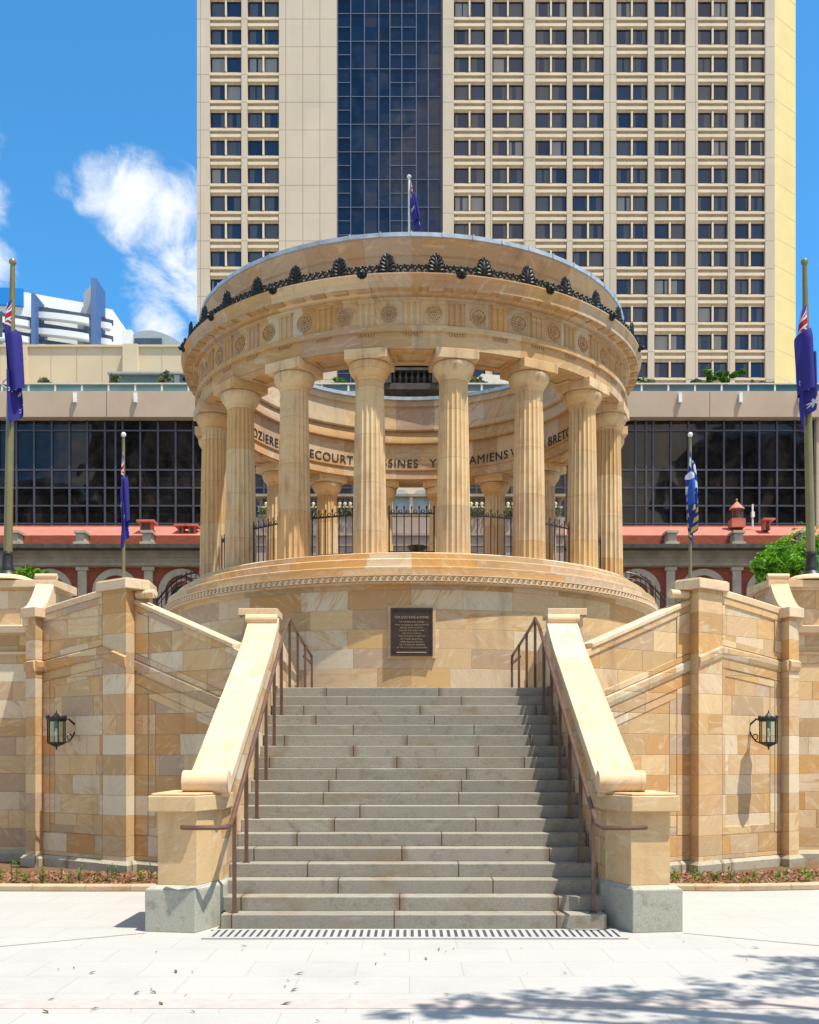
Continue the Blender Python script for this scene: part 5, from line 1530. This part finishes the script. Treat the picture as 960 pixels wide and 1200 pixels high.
def balc(p0, p1, y, t, n, ya=199):
    for k in range(n):
        b = MB(x0=0); yy_ = t+19*k
        x0_, x1_ = PX(p0, ya), PX(p1, ya); nseg = 8; dz = (p1-p0)*.12
        b.box(x0_, x1_, ya+.35, ya+.6, PZ(yy_-2+dz, ya), PZ(yy_-12, ya), 'aptglass') if False else None
        path = [(lerp(x0_, x1_, i/nseg), ya-.5*sin(pi*i/nseg)**.6-.0) for i in range(nseg+1)]
        b.sweep(path, lambda q: [(0, PZ(yy_+4+q*dz, ya)), (0, PZ(yy_-3+q*dz, ya)), (-1.5, PZ(yy_-3+q*dz, ya)), (-1.5, PZ(yy_+4+q*dz, ya))])
        b.build('balcony', 'aptwhite', ap)
        b = MB(x0=0); b.sweep([(x0_, ya+.3), (x1_, ya+1.2)], lambda q: [(0, PZ(yy_-4+q*dz, ya)), (0, PZ(yy_-10+q*dz, ya)), (-.5, PZ(yy_-10+q*dz, ya)), (-.5, PZ(yy_-4+q*dz, ya))])
        b.build('balcony_window', 'aptglass', ap)
balc(-30, 35, 0, 371, 3, 196.5); balc(44, 104, 0, 368, 3, 198.5); balc(113, 131, 0, 380, 2, 204)
b = MB(x0=0)
for p0, p1, y0, y1, ya in ((47, 56, 360, 366, 198.5), (67, 76, 364, 370, 198.5), (88, 98, 368, 374, 199.3), (116, 123, 371, 379, 204), (-2, 3, 365, 395, 196)):
    b.box(PX(p0, ya), PX(p1, ya), ya+.0, ya+2.6, PZ(y1, ya), PZ(y0, ya))
b.build('window', 'aptglass', ap)
dm = thing('domed_hall', 'distant low building with curved grey shell roof behind podium at left', 'building', (PX(178, 190), 190, 6))
b = MB(x0=0); yd = 190; n = 20
A, B = [], []
for k in range(n+1):
    q = k/n; p = 152+62*q; y = 404-17*sin(pi*(.12+.88*q)**.8)**.8 if q < .999 else 404
    A.append(b.v(PX(p, yd), yd, PZ(y, yd))); B.append(b.v(PX(p, yd), yd+15, PZ(y, yd)))
for k in range(n): b.f([A[k], A[k+1], B[k+1], B[k]])
b.f(A+[b.v(PX(214, yd), yd, 6), b.v(PX(152, yd), yd, 6)])
b.build('shell_roof', 'greymetal', dm)
b = MB(x0=0); b.box(PX(144, yd), PX(156, yd), yd-1, yd+10, 6, PZ(389, yd)); b.build('glazed_wall', 'aptwhite', dm)
b = MB(x0=0); b.box(PX(158, yd), PX(190, yd), yd-.3, yd, PZ(406, yd), PZ(397, yd)); b.build('opening', 'aptglass', dm)

# city blocks across the square, mirrored in the smoked glass
bkm, bt, bb_ = newmat('office_facade', .6, 0, .3)
_tc = bt.add('ShaderNodeTexCoord').outputs['Object']; _x, _y, _z = bt.sep(_tc)
_fx = bt.m('FRACT', bt.m('DIVIDE', _x, 3.2)); _fz = bt.m('FRACT', bt.m('DIVIDE', _z, 3.6))
_w = bt.m('MULTIPLY', bt.m('GREATER_THAN', _fx, .3), bt.m('GREATER_THAN', _fz, .4))
_r = bt.add('ShaderNodeObjectInfo').outputs['Random']
bt.set(bb_.inputs['Base Color'], bt.mix(_w, bt.ramp(_r, [(0, (.40, .30, .22)), (.4, (.20, .15, .12)), (.7, (.50, .47, .42)), (1, (.25, .22, .20))]), (.03, .035, .045)))
M['office'] = bkm
for (x0_, x1_, y0_, h_, lb) in ((-104, -74, -62, 60, 'brown office block across the square, far left behind the viewer'), (-71, -45, -66, 78, 'tall pale office tower across the square, left behind the viewer'),
        (46, 60, -62, 44, 'narrow pale building across the square, right behind the viewer'), (63, 100, -66, 72, 'broad office block across the square, far right behind the viewer')):
    t_ = thing('office_block', lb, 'building', ((x0_+x1_)/2, y0_, 0))
    b = MB(x0=0); b.box(x0_, x1_, y0_-25, y0_, 0, h_); b.build('facade', 'office', t_)
    b = MB(x0=0); b.box(x0_+3, x1_-3, y0_-20, y0_-5, h_, h_+4); b.build('roof_plant', 'greymetal', t_)
# ------------------------------------------------------------------ trees
def cr(px, py, Y, r, rz=None): return (PX(px, Y), Y, PZ(py, Y), r, r*.9, (rz or r*.8))
tree('tree', 'bright green leafy tree behind the wall below the right flagpole', PX(935, 20.5), 20.5, 4.1,
     [cr(925, 655, 20.5, .75, .55), cr(900, 668, 20.3, .45, .35), cr(965, 645, 20.6, .8, .6), cr(985, 668, 20.7, .8, .5), cr(935, 672, 20.2, .6, .35)], .055, 9000, 'leafbright', .09, 12, clumps=26)
tree('shrub', 'small bright green shrub behind the wall beside the left flagpole', PX(32, 19.5), 19.5, 4.1,
     [cr(22, 672, 19.5, .3, .18), cr(40, 670, 19.5, .28, .17), cr(50, 678, 19.5, .25, .15), cr(5, 676, 19.6, .35, .2)], .045, 2200, 'leafbright', .04, 13, cat='shrub', clumps=12)
tree('shrub', 'leafy tuft peeping past the left scrolled ramp', PX(72, 17.6), 17.6, 4.1, [cr(72, 694, 17.6, .13, .12)], .035, 160, 'leafbright', .01, 14, cat='shrub', clumps=6)
tree('shade_tree', 'tall spreading shade tree casting dappled shadow on the paving', 8.2, 4.6, 0,
     [(3.6, 5.75, 8.2, 1.0, .42, .4), (2.9, 5.45, 8.1, .8, .25, .3), (4.6, 5.95, 8.3, 1.0, .5, .4), (5.6, 6.3, 8.4, 1.1, .8, .5), (6.2, 7.0, 8.4, .9, .55, .4), (6.8, 6.0, 8.6, 1.4, 1.2, .6), (4.8, 5.0, 8.4, 1.6, .6, .6), (7.0, 4.6, 8.4, 1.6, 1.2, .8)], .06, 4300, 'leafmid', .22, 15, clumps=40)
# curved iron handrails behind the wings
for s_ in (-1, 1):
    side = 'left' if s_ < 0 else 'right'
    t_ = thing('stair_railing', 'curved black iron stair railing behind the %s wing wall' % side, 'railing', (XC+s_*6.8, 30, 4.1), 'curved iron stair railings')
    b = MB(s_); pts = []
    for k in range(9):
        q = k/8; px = 252+46*q; y = 671+2*q+32*q*q
        Yb = 30.0; pts.append((px*Yb/F, Yb, PZ(y, Yb)))
    b.tube(pts, .028, 6); b.tube([(p[0]-.0, p[1], p[2]-.16) for p in pts], .012, 5); b.build('rail', 'iron', t_)
    b = MB(s_)
    for k in range(0, 9, 1): p = pts[k]; b.tube([(p[0], p[1], 4.1), (p[0], p[1], p[2]+.1)], .014, 5)
    b.build('balusters', 'iron', t_)
for o in list(bpy.data.objects):
    if '_w' in o: del o['_w']
